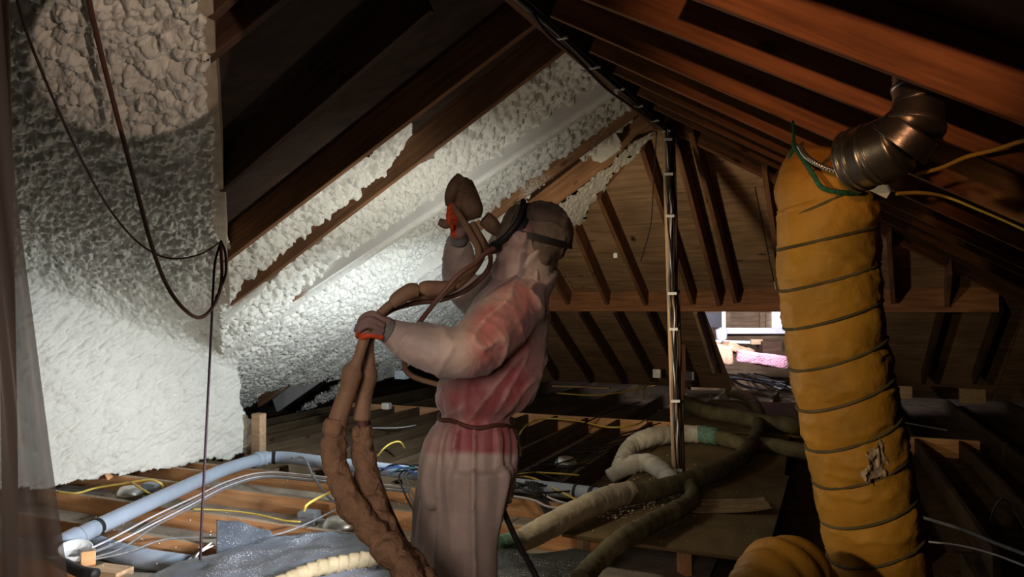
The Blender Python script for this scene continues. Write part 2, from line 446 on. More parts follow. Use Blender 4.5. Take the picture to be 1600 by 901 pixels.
def wire(name, pts, r, mat, label, cat='cable', parent=None, group=None, seg=6, n=8):
    return tube(name, [tuple(p) for p in pts], r, mat, seg=seg, n=n, parent=parent, label=label, cat=cat, group=group)
def lathe(name, prof, mat, loc=(0, 0, 0), rot=None, seg=24, parent=None, **kw):
    th = np.linspace(0, 2 * np.pi, seg, endpoint=False)
    v = [(r * math.cos(t), r * math.sin(t), z) for r, z in prof for t in th]
    f = []
    for i in range(len(prof) - 1):
        for j in range(seg):
            k = (j + 1) % seg; f.append((i * seg + j, i * seg + k, (i + 1) * seg + k, (i + 1) * seg + j))
    f.append(tuple(range(seg))[::-1]); f.append(tuple((len(prof) - 1) * seg + j for j in range(seg)))
    me = mesh_np(name, v, f)
    o = link(name, me, mat, None, **kw); o.location = loc
    if rot is not None: o.rotation_euler = rot
    if parent is not None: adopt(o, parent)
    return o
def grid_faces(mask):
    """quads of an (n,m) grid where all four corners are inside mask"""
    n, m = mask.shape; idx = np.arange(n * m).reshape(n, m)
    ok = mask[:-1, :-1] & mask[1:, :-1] & mask[1:, 1:] & mask[:-1, 1:]
    q = np.stack([idx[:-1, :-1], idx[1:, :-1], idx[1:, 1:], idx[:-1, 1:]], -1)[ok]
    return q
def compact(verts, faces):
    used = np.unique(faces); mp = np.full(len(verts), -1); mp[used] = np.arange(len(used))
    return verts[used], mp[faces]

# ================================================================== SETTING
SHORT = Vector((0, 0, 1))
def quad_deck(name, pts, mat, thick, n, label, kind='structure', **kw):
    pts = [Vector(p) for p in pts]; off = n * thick
    v = [tuple(p) for p in pts] + [tuple(p + off) for p in pts]; k = len(pts)
    f = [tuple(range(k)), tuple(range(2 * k - 1, k - 1, -1))] + [(i, (i + 1) % k, (i + 1) % k + k, i + k) for i in range(k)]
    me = mesh_np(name, v, f, False)
    return link(name, me, mat, None, label=label, cat='roof' if 'ceil' in name else 'floor', kind=kind, **kw)
DEP = 0.19
def onL(s, d, h=0.0):   # s along the ridge from its far end, d horizontal distance down the left slope, h below deck
    return RP + U * s - V * d + Vector((0, 0, -SL * d)) + nL * (DEP - h)
def onR(s, d, h=0.0):
    return RP + U * s + V * d + Vector((0, 0, -SL * d)) + nR * (DEP - h)
def onH(k, e, h=0.0):
    return RP + V * k + U * e + Vector((0, 0, -.55 * e)) + nH * (DEP - h)
def clipF(poly):
    out = []
    for i in range(len(poly)):
        p, q = poly[i], poly[(i + 1) % len(poly)]; fp = nF.dot(p) - cF - .16; fq = nF.dot(q) - cF - .16
        if fp >= 0: out.append(p)
        if fp * fq < 0: out.append(p.lerp(q, fp / (fp - fq)))
    return out
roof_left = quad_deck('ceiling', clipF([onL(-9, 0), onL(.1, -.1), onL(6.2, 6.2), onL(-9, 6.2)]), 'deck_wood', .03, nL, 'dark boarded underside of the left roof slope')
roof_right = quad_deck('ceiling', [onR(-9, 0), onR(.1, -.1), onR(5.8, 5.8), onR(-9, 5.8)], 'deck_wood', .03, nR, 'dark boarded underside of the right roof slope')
roof_hip = quad_deck('ceiling', [onH(0, -.1, -.02), onH(-6, 5.6, -.02), onH(-1.0, 5.6, -.02), onH(-1.0, 2.6, -.02)] , 'plywood', .02, nH, 'plywood underside of the hip slope at the far end of the attic')
# remaining hip sheathing as separate plywood panels laid in courses
def hip_panel(k0, k1, e0, e1):
    def c(k, e): return onH(k, e)
    pts = [c(k0, e0), c(k1, e0), c(k1, e1), c(k0, e1)]
    # clip to the hip triangle |k|<=e
    def clip(poly, f):
        out = []
        for i in range(len(poly)):
            p, q = poly[i], poly[(i + 1) % len(poly)]; fp, fq = f(p), f(q)
            if fp >= 0: out.append(p)
            if fp * fq < 0: t = fp / (fp - fq); out.append((p[0] + (q[0] - p[0]) * t, p[1] + (q[1] - p[1]) * t))
        return out
    poly = [(k0, e0), (k1, e0), (k1, e1), (k0, e1)]
    poly = clip(clip(poly, lambda p: p[1] - p[0]), lambda p: p[1] + p[0])
    if len(poly) < 3: return
    v = [tuple(onH(*p)) for p in poly] + [tuple(onH(*p) + nH * .015) for p in poly]; n = len(poly)
    f = [tuple(range(n)), tuple(range(2 * n - 1, n - 1, -1))] + [(i, (i + 1) % n, (i + 1) % n + n, i + n) for i in range(n)]
    # place with grain along V
    M = Matrix((V, nH.cross(V), nH)).transposed().to_4x4(); M.translation = Vector(v[0])
    Mi = M.inverted(); me = mesh_np('plywood_panel', [tuple(Mi @ Vector(p)) for p in v], f, False)
    o = link('plywood_panel', me, 'plywood'); o.matrix_world = M; o.parent = roof_hip; o['label'] = None
    del o['label']
EB = 3.05                                     # e of the cross beam
hole_k = None
pO0 = H(1091, 488); pO1 = H(1226, 488)
kO0 = (pO0 - RP).dot(V); kO1 = (pO1 - RP).dot(V); eO = (H(1170, 488) - RP).dot(U)
roof_hip.data.clear_geometry()
for e0, e1 in ((0, 1.0), (1.01, 1.99), (2.0, eO)):
    for k0 in (-4.8, -2.4, 0.0, 2.42):
        hip_panel(k0 + (.6 if e0 > .5 else 0), k0 + 2.39 + (.6 if e0 > .5 else 0), e0, e1)
for e0, e1 in ((eO + .01, eO + 1.0), (eO + 1.01, eO + 2.4)):
    for k0, k1 in ((-6.5, -4.0), (-3.99, -1.8), (-1.79, kO0), (kO1, kO1 + 2.3), (kO1 + 2.31, kO1 + 4.6)):
        hip_panel(k0, k1, e0, e1)

# ------------------------------ rafters
def rafter_line(fn, p, q, up, mat, parent, over=0.0, thick=.04, depth=DEP, side=1, name='rafter', **kw):
    return board(name, fn(*p), fn(*q), up, thick, depth, mat, parent, side=side, over=over, **kw)
def ridge_hit(px, py): return plane_hit(px, py, Vector((0, 0, 1)), RP.z)
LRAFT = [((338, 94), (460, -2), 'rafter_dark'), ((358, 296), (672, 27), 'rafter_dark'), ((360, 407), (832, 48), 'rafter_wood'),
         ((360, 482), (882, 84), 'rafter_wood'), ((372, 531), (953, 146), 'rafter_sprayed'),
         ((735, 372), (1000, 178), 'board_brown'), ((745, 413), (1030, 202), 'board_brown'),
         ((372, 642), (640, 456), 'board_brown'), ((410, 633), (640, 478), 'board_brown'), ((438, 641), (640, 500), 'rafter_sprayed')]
for p, q, m in LRAFT:
    rafter_line(L, p, q, nL, m, roof_left, side=-1, over=.03)
# two nearer rafters outside the view
for s in (-3.9, -4.4, -5.0, -5.6):
    a_, b_ = onL(s, .05, DEP), onL(s, 5.5, DEP); fa, fb_ = nF.dot(a_) - cF, nF.dot(b_) - cF
    if fa > 0 and fb_ < 0: board('rafter', a_, a_.lerp(b_, fa / (fa - fb_)), nL, .04, DEP, 'rafter_dark', roof_left)
RRAFT = [((1085, -60), (1720, 243), 'rafter_dark'), ((900, -3), (1700, 312), 'rafter_warm'), ((866, 30), (1700, 395), 'rafter_warm'),
         ((925, 84), (1680, 430), 'rafter_warm'), ((962, 117), (1660, 450), 'rafter_wood'), ((998, 150), (1640, 452), 'rafter_wood'),
         ((1024, 172), (1620, 462), 'rafter_wood')]
rafter_line(Rr, (1048, -12), (1700, 236), nR, 'rafter_warm', roof_right, over=.05, side=-1)
for p, q, m in RRAFT[1:]:
    rafter_line(Rr, p, q, nR, m, roof_right, side=-1, over=.02)
for s in (-4.35, -4.95, -5.6):
    board('rafter', onR(s, .05, DEP), onR(s, 5.0, DEP), nR, .04, DEP, 'rafter_warm', roof_right, side=-1)
# ridge board and hip rafters
board('ridge_board', RP - U * 9 + Vector((0, 0, -.03)), RP + Vector((0, 0, -.03)), SHORT, .045, .28, 'rafter_wood', roof_left)
board('hip_rafter', RP, RP + U * 4.9 - V * 4.9 + Vector((0, 0, -2.45)), SHORT, .045, .22, 'rafter_wood', roof_left)
board('hip_rafter', RP, RP + U * 4.9 + V * 4.9 + Vector((0, 0, -2.45)), SHORT, .045, .22, 'rafter_wood', roof_right)
# hip slope jack rafters, above and below the cross beam
HUP = [((836, 395), (884, 476)), ((893, 360), (945, 476)), ((932, 312), (1005, 477)), ((999, 236), (1078, 476)), ((1046, 205), (1120, 478)), ((1075, 208), (1146, 474)),
       ((1190, 268), (1222, 478)), ((1385, 380), (1392, 475)), ((1480, 430), (1476, 480))]
for p, q in HUP:
    rafter_line(H, p, q, nH, 'rafter_wood', roof_hip, side=-1, depth=.2, name='rafter', thick=.045)
HDN = [((800, 488), (866, 594)), ((850, 490), (921, 598)), ((903, 490), (972, 600)), ((958, 490), (1017, 596)), ((1010, 490), (1044, 560)),
       ((1083, 490), (1113, 583)), ((1228, 488), (1236, 600)), ((1470, 486), (1440, 600)), ((1560, 486), (1520, 600))]
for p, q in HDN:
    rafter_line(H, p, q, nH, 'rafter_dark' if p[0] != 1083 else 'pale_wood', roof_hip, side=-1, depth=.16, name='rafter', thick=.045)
# cross beam
ba = P(780, 487, 9.6); 
cb_a = H(790, 487); cb_b = H(1560, 486)
cb_a.z = cb_b.z = (cb_a.z + cb_b.z) / 2 - .0
beam = board('beam', cb_a, cb_b, SHORT, .05, .25, 'pale_wood', None, side=-1, label='long pale cross beam under the far hip rafters', cat='beam', kind='structure')
beam.data.materials.clear(); beam.data.materials.append(MATS['rafter_warm'])
# valley rafter
va = plane_hit(326, -120, nL, cL); vb = plane_hit(360, 486, nL, cL)
board('valley_rafter', va, vb, SHORT, .075, .2, 'foam_tan', roof_left, side=1, over=0)

# ------------------------------ floor
fv = [(-9, -3, -.2), (9, -3, -.2), (9, 22, -.2), (-9, 22, -.2), (-9, -3, -.24), (9, -3, -.24), (9, 22, -.24), (-9, 22, -.24)]
floor = link('floor', mesh_np('floor', fv, [(0, 1, 2, 3), (7, 6, 5, 4), (0, 4, 5, 1), (1, 5, 6, 2), (2, 6, 7, 3), (3, 7, 4, 0)], False), 'insulation_dust',
             label='dusty attic floor between the ceiling joists', cat='floor', kind='structure')
def UV(u, v, z=0.0): return UF * u + VF * v + Vector((0, 0, z))
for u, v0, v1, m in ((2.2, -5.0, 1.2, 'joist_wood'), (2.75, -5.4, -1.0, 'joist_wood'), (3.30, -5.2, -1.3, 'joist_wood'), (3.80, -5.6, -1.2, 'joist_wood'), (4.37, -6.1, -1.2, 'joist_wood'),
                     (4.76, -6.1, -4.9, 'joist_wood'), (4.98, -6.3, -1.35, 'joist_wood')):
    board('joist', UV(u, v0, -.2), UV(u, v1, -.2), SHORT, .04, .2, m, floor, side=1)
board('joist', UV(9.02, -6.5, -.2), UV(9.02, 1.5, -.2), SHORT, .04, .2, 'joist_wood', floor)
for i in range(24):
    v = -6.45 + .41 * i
    board('joist', UV(5.03, v, -.2), UV(8.97, v, -.2), SHORT, .04, .2 - .01 * random.random(), 'joist_dusty_shaded', floor)
    if i % 2 == 0: board('joist', UV(9.07, v, -.2), UV(13.5, v, -.2), SHORT, .04, .19, 'joist_dusty_shaded', floor)
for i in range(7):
    board('joist', UV(.6, .3 + .45 * i, -.2), UV(4.9, .3 + .45 * i, -.2), SHORT, .04, .19, 'joist_dusty_shaded', floor)

for k_, (u0, u1) in enumerate(((1.0, 3.4), (3.41, 5.0))):
    for v0 in (-6.4, -4.95, -3.5, -2.05):
        o_ = box('ceiling_board', UV((u0 + u1) / 2, v0 + .72, -.135), (u1 - u0, 1.44, .012), 'ceiling_board', math.atan2(UF.y, UF.x), None, 0); o_.parent = floor
# ------------------------------ sprayed foam on the left slope (height field over the deck)
ST = .0095
sv = np.arange(-4.2, 5.6, ST); dv = np.arange(.02, 6.2, ST)
Sg, Dg = np.meshgrid(sv, dv, indexing='ij')
Uv = np.array(U); Vv = np.array(V); nLv = np.array(nL); RPv = np.array(RP)
base = RPv + Sg[..., None] * Uv - Dg[..., None] * Vv + np.array([0, 0, -SL]) * Dg[..., None] + nLv * DEP
px, py = proj(base.reshape(-1, 3) - nLv * DEP * .6); px = px.reshape(Sg.shape); py = py.reshape(Sg.shape)
n_e = (fbm(np.stack([Sg.ravel() * 9, Dg.ravel() * 9, Sg.ravel() * 0], 1), 3, 31).reshape(Sg.shape) - .5) * 26
main = [(330, 300), (366, 395), (700, 140), (862, 30), (1000, 150), (985, 190), (955, 225), (880, 262), (800, 330), (800, 440), (745, 520), (690, 540), (655, 543), (628, 562), (613, 577),
        (560, 572), (515, 580), (446, 590), (404, 603), (372, 634), (345, 640)]
lobe = [(436, 648), (530, 585), (600, 560), (630, 555), (613, 577), (560, 592), (528, 606), (502, 620), (462, 634)]
pxe = px + n_e * .25; pye = py + n_e * .35
mask = inpoly(pxe, pye, main) | inpoly(pxe, pye, lobe)
near_ok = (base[..., 1] > 2.4)
mask &= near_ok
# rafters' ridge coordinate s at each: from their cast lines
def s_of(fn, p, q):
    a = fn(*p) - RP; b_ = fn(*q) - RP
    sa, sb = a.dot(U), b_.dot(U); da, db = -a.dot(V), -b_.dot(V)
    return sa, sb, da, db
x_ = Sg.ravel(); y_ = Dg.ravel()
mkf = mask.ravel()
def lmp(a, b, s):
    o_ = np.zeros(a.shape); o_[mkf] = lumps(a[mkf], b[mkf], s); return o_
big = lmp(x_ * 15, y_ * 12, 3); mid = lmp(x_ * 25, y_ * 19, 4); fine = lmp(x_ * 50, y_ * 40, 8)
fb = fbm(np.stack([x_ * 3, y_ * 3, x_ * 0], 1), 4, 12)
hl = (.02 + .04 * fb + .045 * big + .070 * mid + .020 * fine).reshape(Sg.shape)
h = hl.copy()
LR = LRAFT[2:]
for i, (p, q, m) in enumerate(LR):
    sa, sb, da, db = s_of(L, p, q)
    sc_ = sa + (sb - sa) * (Dg - da) / (db - da)       # rafter near face
    dist = Sg - sc_
    if i == 0:   # bare rafter: keep foam behind it
        continue
    within = (dist > -.055) & (dist < .10)
    prof = sstep(-.05, -.004, dist) * (1 - sstep(.05, .11, dist))
    if i == 1:    # second: only lower end is buried
        cov = 1 - sstep(395, 470, px)
    elif i == 2:  # third: covered all along
        cov = np.ones_like(px)
    elif i in (3, 4):
        cov = 1 - sstep(735, 770, px + n_e)
    else:
        cov = 1 - sstep(0, 26, py - np.interp(px, [372, 404, 446, 515, 613, 655], [634, 603, 590, 580, 577, 543]) + 20)
    bump = (DEP + .018 + .022 * (big if i > 2 else fine * .5).reshape(Sg.shape))
    h = np.where(within, np.maximum(h * (1 - .0 * prof), bump * prof * cov), h)
# gradual burial of everything at the lower slope
bury = sstep(0, 1, (py - (430 - (px - 370) * .10)) / 60) * (1 - sstep(640, 780, px))
h = h + bury * (DEP * .85 - .045) * (1 - sstep(.12, .2, h))
# taper toward the bare wood in the first bay
fade = sstep(0, 60, (px - 600)) * sstep(0, 1, ((-.76 * (px - 882) + 84) - py) / 8)
h = h * (1 - .93 * fade)
bare = (fade > .98)
mask &= ~bare
pos = base - nLv * h[..., None]
fq = grid_faces(mask)
vv, ff = compact(pos.reshape(-1, 3), fq)
link('spray_foam', mesh_np('spray_foam', vv, ff), 'foam', roof_left, label='lumpy white sprayed foam')
# flap of foam at the hip below the big boards
def px_patch(name, poly, fn, off, amp, mat, parent, step=1.2, scale=22, seed=1, label=None, nrm=None):
    nrm = nL if nrm is None else nrm
    xs = np.arange(min(p[0] for p in poly) - 4, max(p[0] for p in poly) + 4, step); ys = np.arange(min(p[1] for p in poly) - 4, max(p[1] for p in poly) + 4, step)
    X, Y = np.meshgrid(xs, ys, indexing='ij')
    D = np.array([tuple(fn(a, b)) for a, b in zip(X.ravel(), Y.ravel())])
    nn = (fbm(D * 12, 3, seed) - .5)
    m = inpoly(X.ravel() + nn * 14, Y.ravel() + nn * 14, poly).reshape(X.shape)
    lm = lumps(D[:, 0] * scale + D[:, 2] * scale * .5, D[:, 2] * scale + D[:, 1] * scale * .7, seed)
    D = D - np.array(nrm) * (off + amp * lm + amp * nn)[:, None]
    v, f = compact(D, grid_faces(m))
    return link(name, mesh_np(name, v, f), mat, parent, label=label)
px_patch('spray_foam', [(862, 326), (905, 294), (950, 258), (990, 222), (1030, 196), (1008, 226), (968, 262), (942, 300), (922, 322), (914, 345), (896, 358), (884, 352)], L, -.0, .014, 'foam', roof_left, label='thin tongue of white sprayed foam')

# thin overspray film on the second rafter, its right end cut along a shadow's edge
q0, q1 = L(*LRAFT[3][0]), L(*LRAFT[3][1]); n2_ = (q1 - q0).normalized().cross(nL).normalized()
if n2_.dot(U) < 0: n2_ = -n2_
px_patch('overspray', [(380, 462), (378, 395), (480, 315), (560, 255), (620, 208), (672, 168), (697, 232), (672, 248), (640, 258), (600, 264), (573, 285), (572, 308), (542, 330), (512, 348), (506, 374), (470, 402), (420, 440)],
         lambda a, b: plane_hit(a, b, n2_, n2_.dot(q0)), .002, .002, 'foam', roof_left, scale=60, seed=9, label='thin white overspray on the rafter side, ending at a shadow edge', nrm=n2_)
# ------------------------------ foamed cross-gable slope and knee wall on the left
xs = np.concatenate([np.arange(-520, -10, 7.0), np.arange(-10, 410, 1.7)]); ys = np.concatenate([np.arange(-420, -10, 7.0), np.arange(-10, 772, 1.7)])
X, Y = np.meshgrid(xs, ys, indexing='ij')
dirs = np.array(CR) @ np.stack([(X.ravel() - 800) / F, (450.5 - Y.ravel()) / F, -np.ones(X.size)])
dirs = (dirs / dirs[1]).T
tF = (cF - nF.dot(CE)) / (dirs @ np.array(nF))
tF = np.where(tF < 0.5, 30, np.minimum(tF, 30))
nW = np.array([.772, -.636, 0]); cW = nW @ np.array([-3.56, 5.80, 0]);
tW = (cW - nW @ np.array(CE)) / (dirs @ nW)
# smooth minimum of slope and wall
k = .75
hh = np.clip(.5 + .5 * (tW - tF) / k, 0, 1)
t = tW * (1 - hh) + tF * hh - k * hh * (1 - hh)
PF = np.array(CE) + dirs * t[:, None]
z_ = PF[:, 2]
a1 = PF @ np.array(V); a2 = PF @ np.array(U)
up_w = 1 - sstep(170, 330, Y.ravel() + (X.ravel() - 200) * .1)
mid_w = 1 - sstep(380, 520, Y.ravel())
qq = .62 * a2 - z_; a1 = PF[:, 0]; lb = lumps(a1 * 12, qq * 14, 41); lm_ = lumps(a1 * 16 + 3, qq * 24, 42); lf = lumps(a1 * 38, qq * 52, 43)
fbF = fbm(PF * 5, 4, 44)
disp = up_w * (.062 * lb + .030 * lm_ + .008 * lf) + (1 - up_w) * mid_w * (.05 * lm_ + .024 * lf) + (1 - mid_w) * (.022 * lm_ + .016 * lf) + .07 * (fbF - .5)
nrm = -np.array(nF) * hh[:, None] + nW * (1 - hh)[:, None]
nrm /= np.linalg.norm(nrm, axis=1)[:, None]
PF = PF + nrm * disp[:, None]
edge = (fbm(PF * 6, 3, 77) - .5)
right = np.interp(Y.ravel(), [-420, 0, 400, 490, 560, 630, 660, 720], [290, 318, 346, 362, 374, 374, 396, 398]) + edge * 16 * (Y.ravel() > 480)
bot = np.interp(X.ravel(), [-500, 90, 150, 165, 200, 260, 300, 400], [800, 757, 752, 742, 737, 734, 722, 708]) + edge * 20
mk = ((X.ravel() < right) & (Y.ravel() < bot)).reshape(X.shape)
v, f = compact(PF, grid_faces(mk))
wall_left = link('wall_left', mesh_np('wall_left', v, f), 'foam', label='curved left wall and slope coated in white sprayed foam', cat='wall', kind='structure')
sol = wall_left.modifiers.new('thick', 'SOLIDIFY'); sol.thickness = .03; sol.offset = 1
# stub of a rafter end poking from the foam
board('rafter_end', G(170, 741, .0), P(150, 702, 6.05), Vector((.8, -.6, 0)), .05, .07, 'joist_wood', wall_left)

# ------------------------------ space beyond the opening
def bx(px0, py0, px1, py1, Y, th, mat, name, parent=None, **kw):
    a = P(px0, py1, Y); b = P(px1, py0, Y)
    return box(name, ((a.x + b.x) / 2, Y + th / 2, (a.z + b.z) / 2), (abs(b.x - a.x), th, abs(b.z - a.z)), mat, 0, parent, bev=.003, **kw)
wall_back = bx(1080, 440, 1300, 640, 14.2, .05, 'osb', 'wall_back', label='chipboard wall of the lit space beyond the opening', cat='wall', kind='structure')
bx(1188, 488, 1196, 512, 14.05, .09, 'pale_wood', 'stud', wall_back)
bx(1134, 488, 1141, 512, 14.05, .09, 'pale_wood', 'stud', wall_back)
bx(1120, 520, 1240, 523, 14.0, .09, 'rafter_dark', 'stud', wall_back)
bx(1207, 486, 1222, 512, 14.1, .04, 'daylight_pane', 'window_1', None, label='small bright window in the lit space beyond the opening', cat='window', kind='structure')
spot('far_room_fill', tuple(P(1165, 474, 10.1)), (4.8, 14.2, 1.2), 420, (.86, .84, 1.0), 120, .6, .2)  # unseen spot added behind the cross beam to brighten the far space
bx(1128, 486, 1134, 512, 12.4, .06, 'pvc_white', 'white_post', None, label='narrow white upright beside the black box in the lit opening', cat='post')
bx(1128, 512, 1232, 521, 12.3, .10, 'pvc_white', 'white_beam', None, label='white horizontal beam across the lit opening', cat='beam')
bx(1096, 488, 1127, 511, 11.9, .4, 'rubber_black', 'black_box', None, label='black box hanging at the top of the lit opening', cat='box')
tube('white_pipe', [P(1117, 533, 12.0), P(1176, 535, 12.0)], .028, 'white_plastic', label='thin white pipe end below the white beam', cat='pipe')
bx(1174, 530, 1192, 538, 11.9, .06, 'pale_wood', 'wood_block', None, label='small pale wood block at the end of the thin white pipe', cat='block')
bx(1192, 533, 1222, 552, 11.8, .3, 'rafter_dark', 'toolbox', None, label='dark brown toolbox beside the pink insulation', cat='box')
def batt(c, size, rz, name, label, mat='pink_batt'):
    bm = bmesh.new(); bmesh.ops.create_cube(bm, size=1)
    bmesh.ops.subdivide_edges(bm, edges=bm.edges, cuts=6, use_grid_fill=True); bmesh.ops.scale(bm, vec=size, verts=bm.verts)
    me = bpy.data.meshes.new(name); bm.to_mesh(me); bm.free()
    cc = np.array([tuple(v.co) for v in me.vertices]); nn = fbm(cc * 5 + 3 * c[0], 3, 5) - .5
    for i, v in enumerate(me.vertices): v.co += Vector(v.co).normalized() * nn[i] * .12 + Vector((0, 0, nn[(i * 7) % len(nn)] * .04))
    me.polygons.foreach_set('use_smooth', [True] * len(me.polygons))
    o = link(name, me, mat, None, label=label, cat='insulation'); o.location = c; o.rotation_euler = rz
    return o
batt(P(1190, 560, 10.9), (.75, .35, .17), (0, .14, -.2), 'insulation_batt', 'pink fibre insulation batt lying in front of the lit opening')
batt(P(1152, 545, 11.5), (.5, .3, .12), (0, .3, .3), 'insulation_batt', 'paper faced insulation batt leaning behind the pink one', 'paper_brown')
batt(P(1118, 552, 11.2), (.42, .3, .28), (0, .1, 0), 'insulation_roll', 'brown faced insulation roll at the foot of the slanting board', 'paper_brown')
lathe('paint_bucket', [(.07, 0), (.09, .02), (.10, .16), (.08, .2), (.02, .21)], 'white_plastic', P(1127, 531, 12.1), seg=16, label='pale grey bucket below the black box', cat='bucket')

# ------------------------------ columns
pb = G(1050, 748, .03); pt = P(1034, 200, 6.0)
col = board('column', pb, pt, Vector((1, 0, 0)), .05, .05, 'pale_wood', None, label='tall central post carrying stapled cables below the ridge', cat='post', kind='structure')
col2 = board('column', pb + Vector((.055, .05, 0)), pt + Vector((.055, .05, 0)), Vector((1, 0, 0)), .09, .045, 'rafter_dark', None, label='dark strip standing in for the shaded side of the tall cable post', cat='post', kind='structure')  # dark stud in place of the post's shaded side face
board('column', G(1059, 640, 0), P(1059, 487, G(1059, 640, 0).y), Vector((1, 0, 0)), .09, .085, 'rafter_warm', None, label='short orange wooden post under the cross beam', cat='post', kind='structure')
grp = 'cables stapled to the central post'
run = empty('post_cable_run', pb + Vector((.03, -.05, 0)), 'bundle of cables stapled down the central post', 'cable')
for i, (dx, m) in enumerate(((.008, 'cable_grey'), (.022, 'cable_black'), (.034, 'cable_white'), (.048, 'cable_black'))):
    pts = []
    for k in range(12):
        q = pb.lerp(pt, k / 11) + Vector((dx + .012 * math.sin(k * 1.9 + i * 2), -.075 - .006 * (i % 2), 0)); pts.append(q)
    tube('cable', pts, .006, m, parent=run, seg=6)
for f_ in (.03, .22, .42, .52, .74, .86, .96):
    q = pb.lerp(pt, f_) + Vector((.028, -.085, 0)); box('staple', q, (.07, .012, .022), 'white_plastic', 0, run, .002)
# wires along ridge
rr_ = empty('ridge_cable_run', ridge_hit(900, 72), 'bundle of cables stapled along the underside of the ridge', 'cable')
def RDG(px_, py_, dz=0): 
    q = ridge_hit(px_, py_); q.z += dz; return q
for i, m in enumerate(('cable_grey', 'cable_black', 'cable_black')):
    pts = []
    for k in range(10):
        f_ = k / 9; q = (RP - U * 4.1).lerp(RP, f_) + V * (.03 + .02 * i + .008 * math.sin(k * 2 + i)) + Vector((0, 0, -.045 - .01 * (i % 2))); pts.append(q)
    tube('cable', pts, .008, m, parent=rr_, seg=6)
for f_ in (.1, .28, .43, .56, .68, .79, .9, .99):
    q = (RP - U * 4.1).lerp(RP, f_) + V * .05 + Vector((0, 0, -.058)); box('staple', q, (.07, .02, .012), 'white_plastic', -.45, rr_, .002)
wire('hanging_cable', [P(800, -40, 3.4), P(845, 40, 3.6), P(900, 90, 4.0), P(950, 140, 4.6), P(1000, 175, 5.3), P(1032, 198, 5.85)], .009, 'cable_black', 'black cable sagging below the ridge towards the central post')
wire('thin_wire', [P(1026, 205, 5.9), P(1021, 290, 6.3), P(1017, 350, 6.6), P(1006, 392, 6.9), P(1001, 408, 7.0)], .005, 'cable_black', 'thin dark wire hanging left of the central post')

# ================================================================== PLATFORM
plat = empty('plywood_platform', UV(6, -.9, 0), 'dusty plywood walkway of loose sheets laid over the joists', 'platform')
def sheet(u0, u1, v0, v1, z, dz=0, rz=0):
    c = UV((u0 + u1) / 2, (v0 + v1) / 2, z)
    o = box('plywood_sheet', c, (u1 - u0, v1 - v0, .02), 'plywood_dusty', math.atan2(UF.y, UF.x) + rz, plat, .002); return o
sheet(4.18, 6.35, -1.44, -.28, .035, rz=-.015)
sheet(6.38, 8.3, -1.50, -.32, .03, rz=.02)
sheet(8.34, 11.2, -1.55, -.1, .03)
box('support', UV(4.3, -.75, -.08), (.04, .09, .2), 'joist_wood', .4, plat, .002)
box('support', UV(4.28, -1.35, -.08), (.04, .06, .2), 'pale_wood', .4, plat, .002)
# curled cardboard piece
cb = bmesh.new(); bmesh.ops.create_grid(cb, x_segments=14, y_segments=8, size=.5)
for v in cb.verts: v.co = Vector((v.co.x * .62, v.co.y * .30, .012 + .03 * max(0, v.co.x * 2) ** 3 + .008 * math.sin(v.co.y * 14 + v.co.x * 5)))
me = bpy.data.meshes.new('cardboard'); cb.to_mesh(me); cb.free()
o = link('cardboard_scrap', me, 'card', label='torn cardboard scrap lying on the plywood walkway', cat='cardboard'); o.location = G(1125, 792, .05); o.rotation_euler = (0, 0, -.12)
o.modifiers.new('t', 'SOLIDIFY').thickness = .006

# ================================================================== WRAPPED LINES
def wrapfn(pitch=.09, depth=.09, seed=0, rough=.10):
    def fn(S, TH, pos):
        sp = (S / pitch + TH / (2 * np.pi)) % 1.0
        lip = (1 - sp) * depth
        nn = fbm(pos * 16, 3, seed).reshape(S.shape) - .5
        n2 = fbm(pos * 40, 2, seed + 3).reshape(S.shape) - .5
        return 1 + lip.reshape(S.shape) + nn * rough * 2 + n2 * rough
    return fn
def gz(px_, py_, r, z=.045): return G(px_, py_, z + r + .02)
wl = empty('insulated_line', G(900, 800, .1), 'thick beige wrapped line rising from beside the worker onto the walkway', 'duct')
tube('beige_sleeve', [gz(812, 846, .05, .0), gz(850, 826, .07, .01), gz(900, 800, .07), gz(950, 778, .075), gz(985, 768, .075)], [.062, .07, .072, .076, .07], 'wrap_beige', 24, step=.01, fn=wrapfn(.16, .06, 1, .08), parent=wl)
tube('dark_sleeve', [gz(975, 774, .06), gz(1020, 766, .06), gz(1070, 752, .06), gz(1120, 736, .06), gz(1160, 712, .06), gz(1183, 680, .06), gz(1186, 645, .07), gz(1170, 622, .07), gz(1140, 612, .07)], .066, 'wrap_dark', 20, step=.014, fn=wrapfn(.2, .05, 2, .09), parent=wl, label='dark dusty sleeve')
tube('insulated_line', [G(905, 905, .1), gz(930, 880, .05, -.02), gz(970, 845, .055), gz(1020, 815, .055), gz(1060, 795, .055), gz(1082, 776, .055), gz(1078, 757, .055)], [.045, .05, .055, .055, .055, .05, .045], 'wrap_dark', 20, step=.012, fn=wrapfn(.12, .08, 4, .12), label='dark shabby wrapped line curving over the near edge of the walkway', cat='duct')
il = empty('insulated_line', G(1050, 690, .08), 'pale wrapped line arching past the central post with a green taped end', 'duct')
tube('pale_sleeve', [gz(968, 728, .05, -.1), gz(985, 700, .06, -.02), gz(1012, 684, .07), gz(1060, 678, .07), gz(1100, 678, .07)], [.07, .085, .088, .085, .085], 'wrap_pale', 24, step=.012, fn=wrapfn(.22, .06, 6, .07), parent=il)
tube('green_tape', [gz(1095, 678, .07), gz(1122, 682, .07)], [.09, .08], 'wrap_green', 20, step=.012, fn=wrapfn(.1, .05, 7, .12), parent=il, label='green tape')
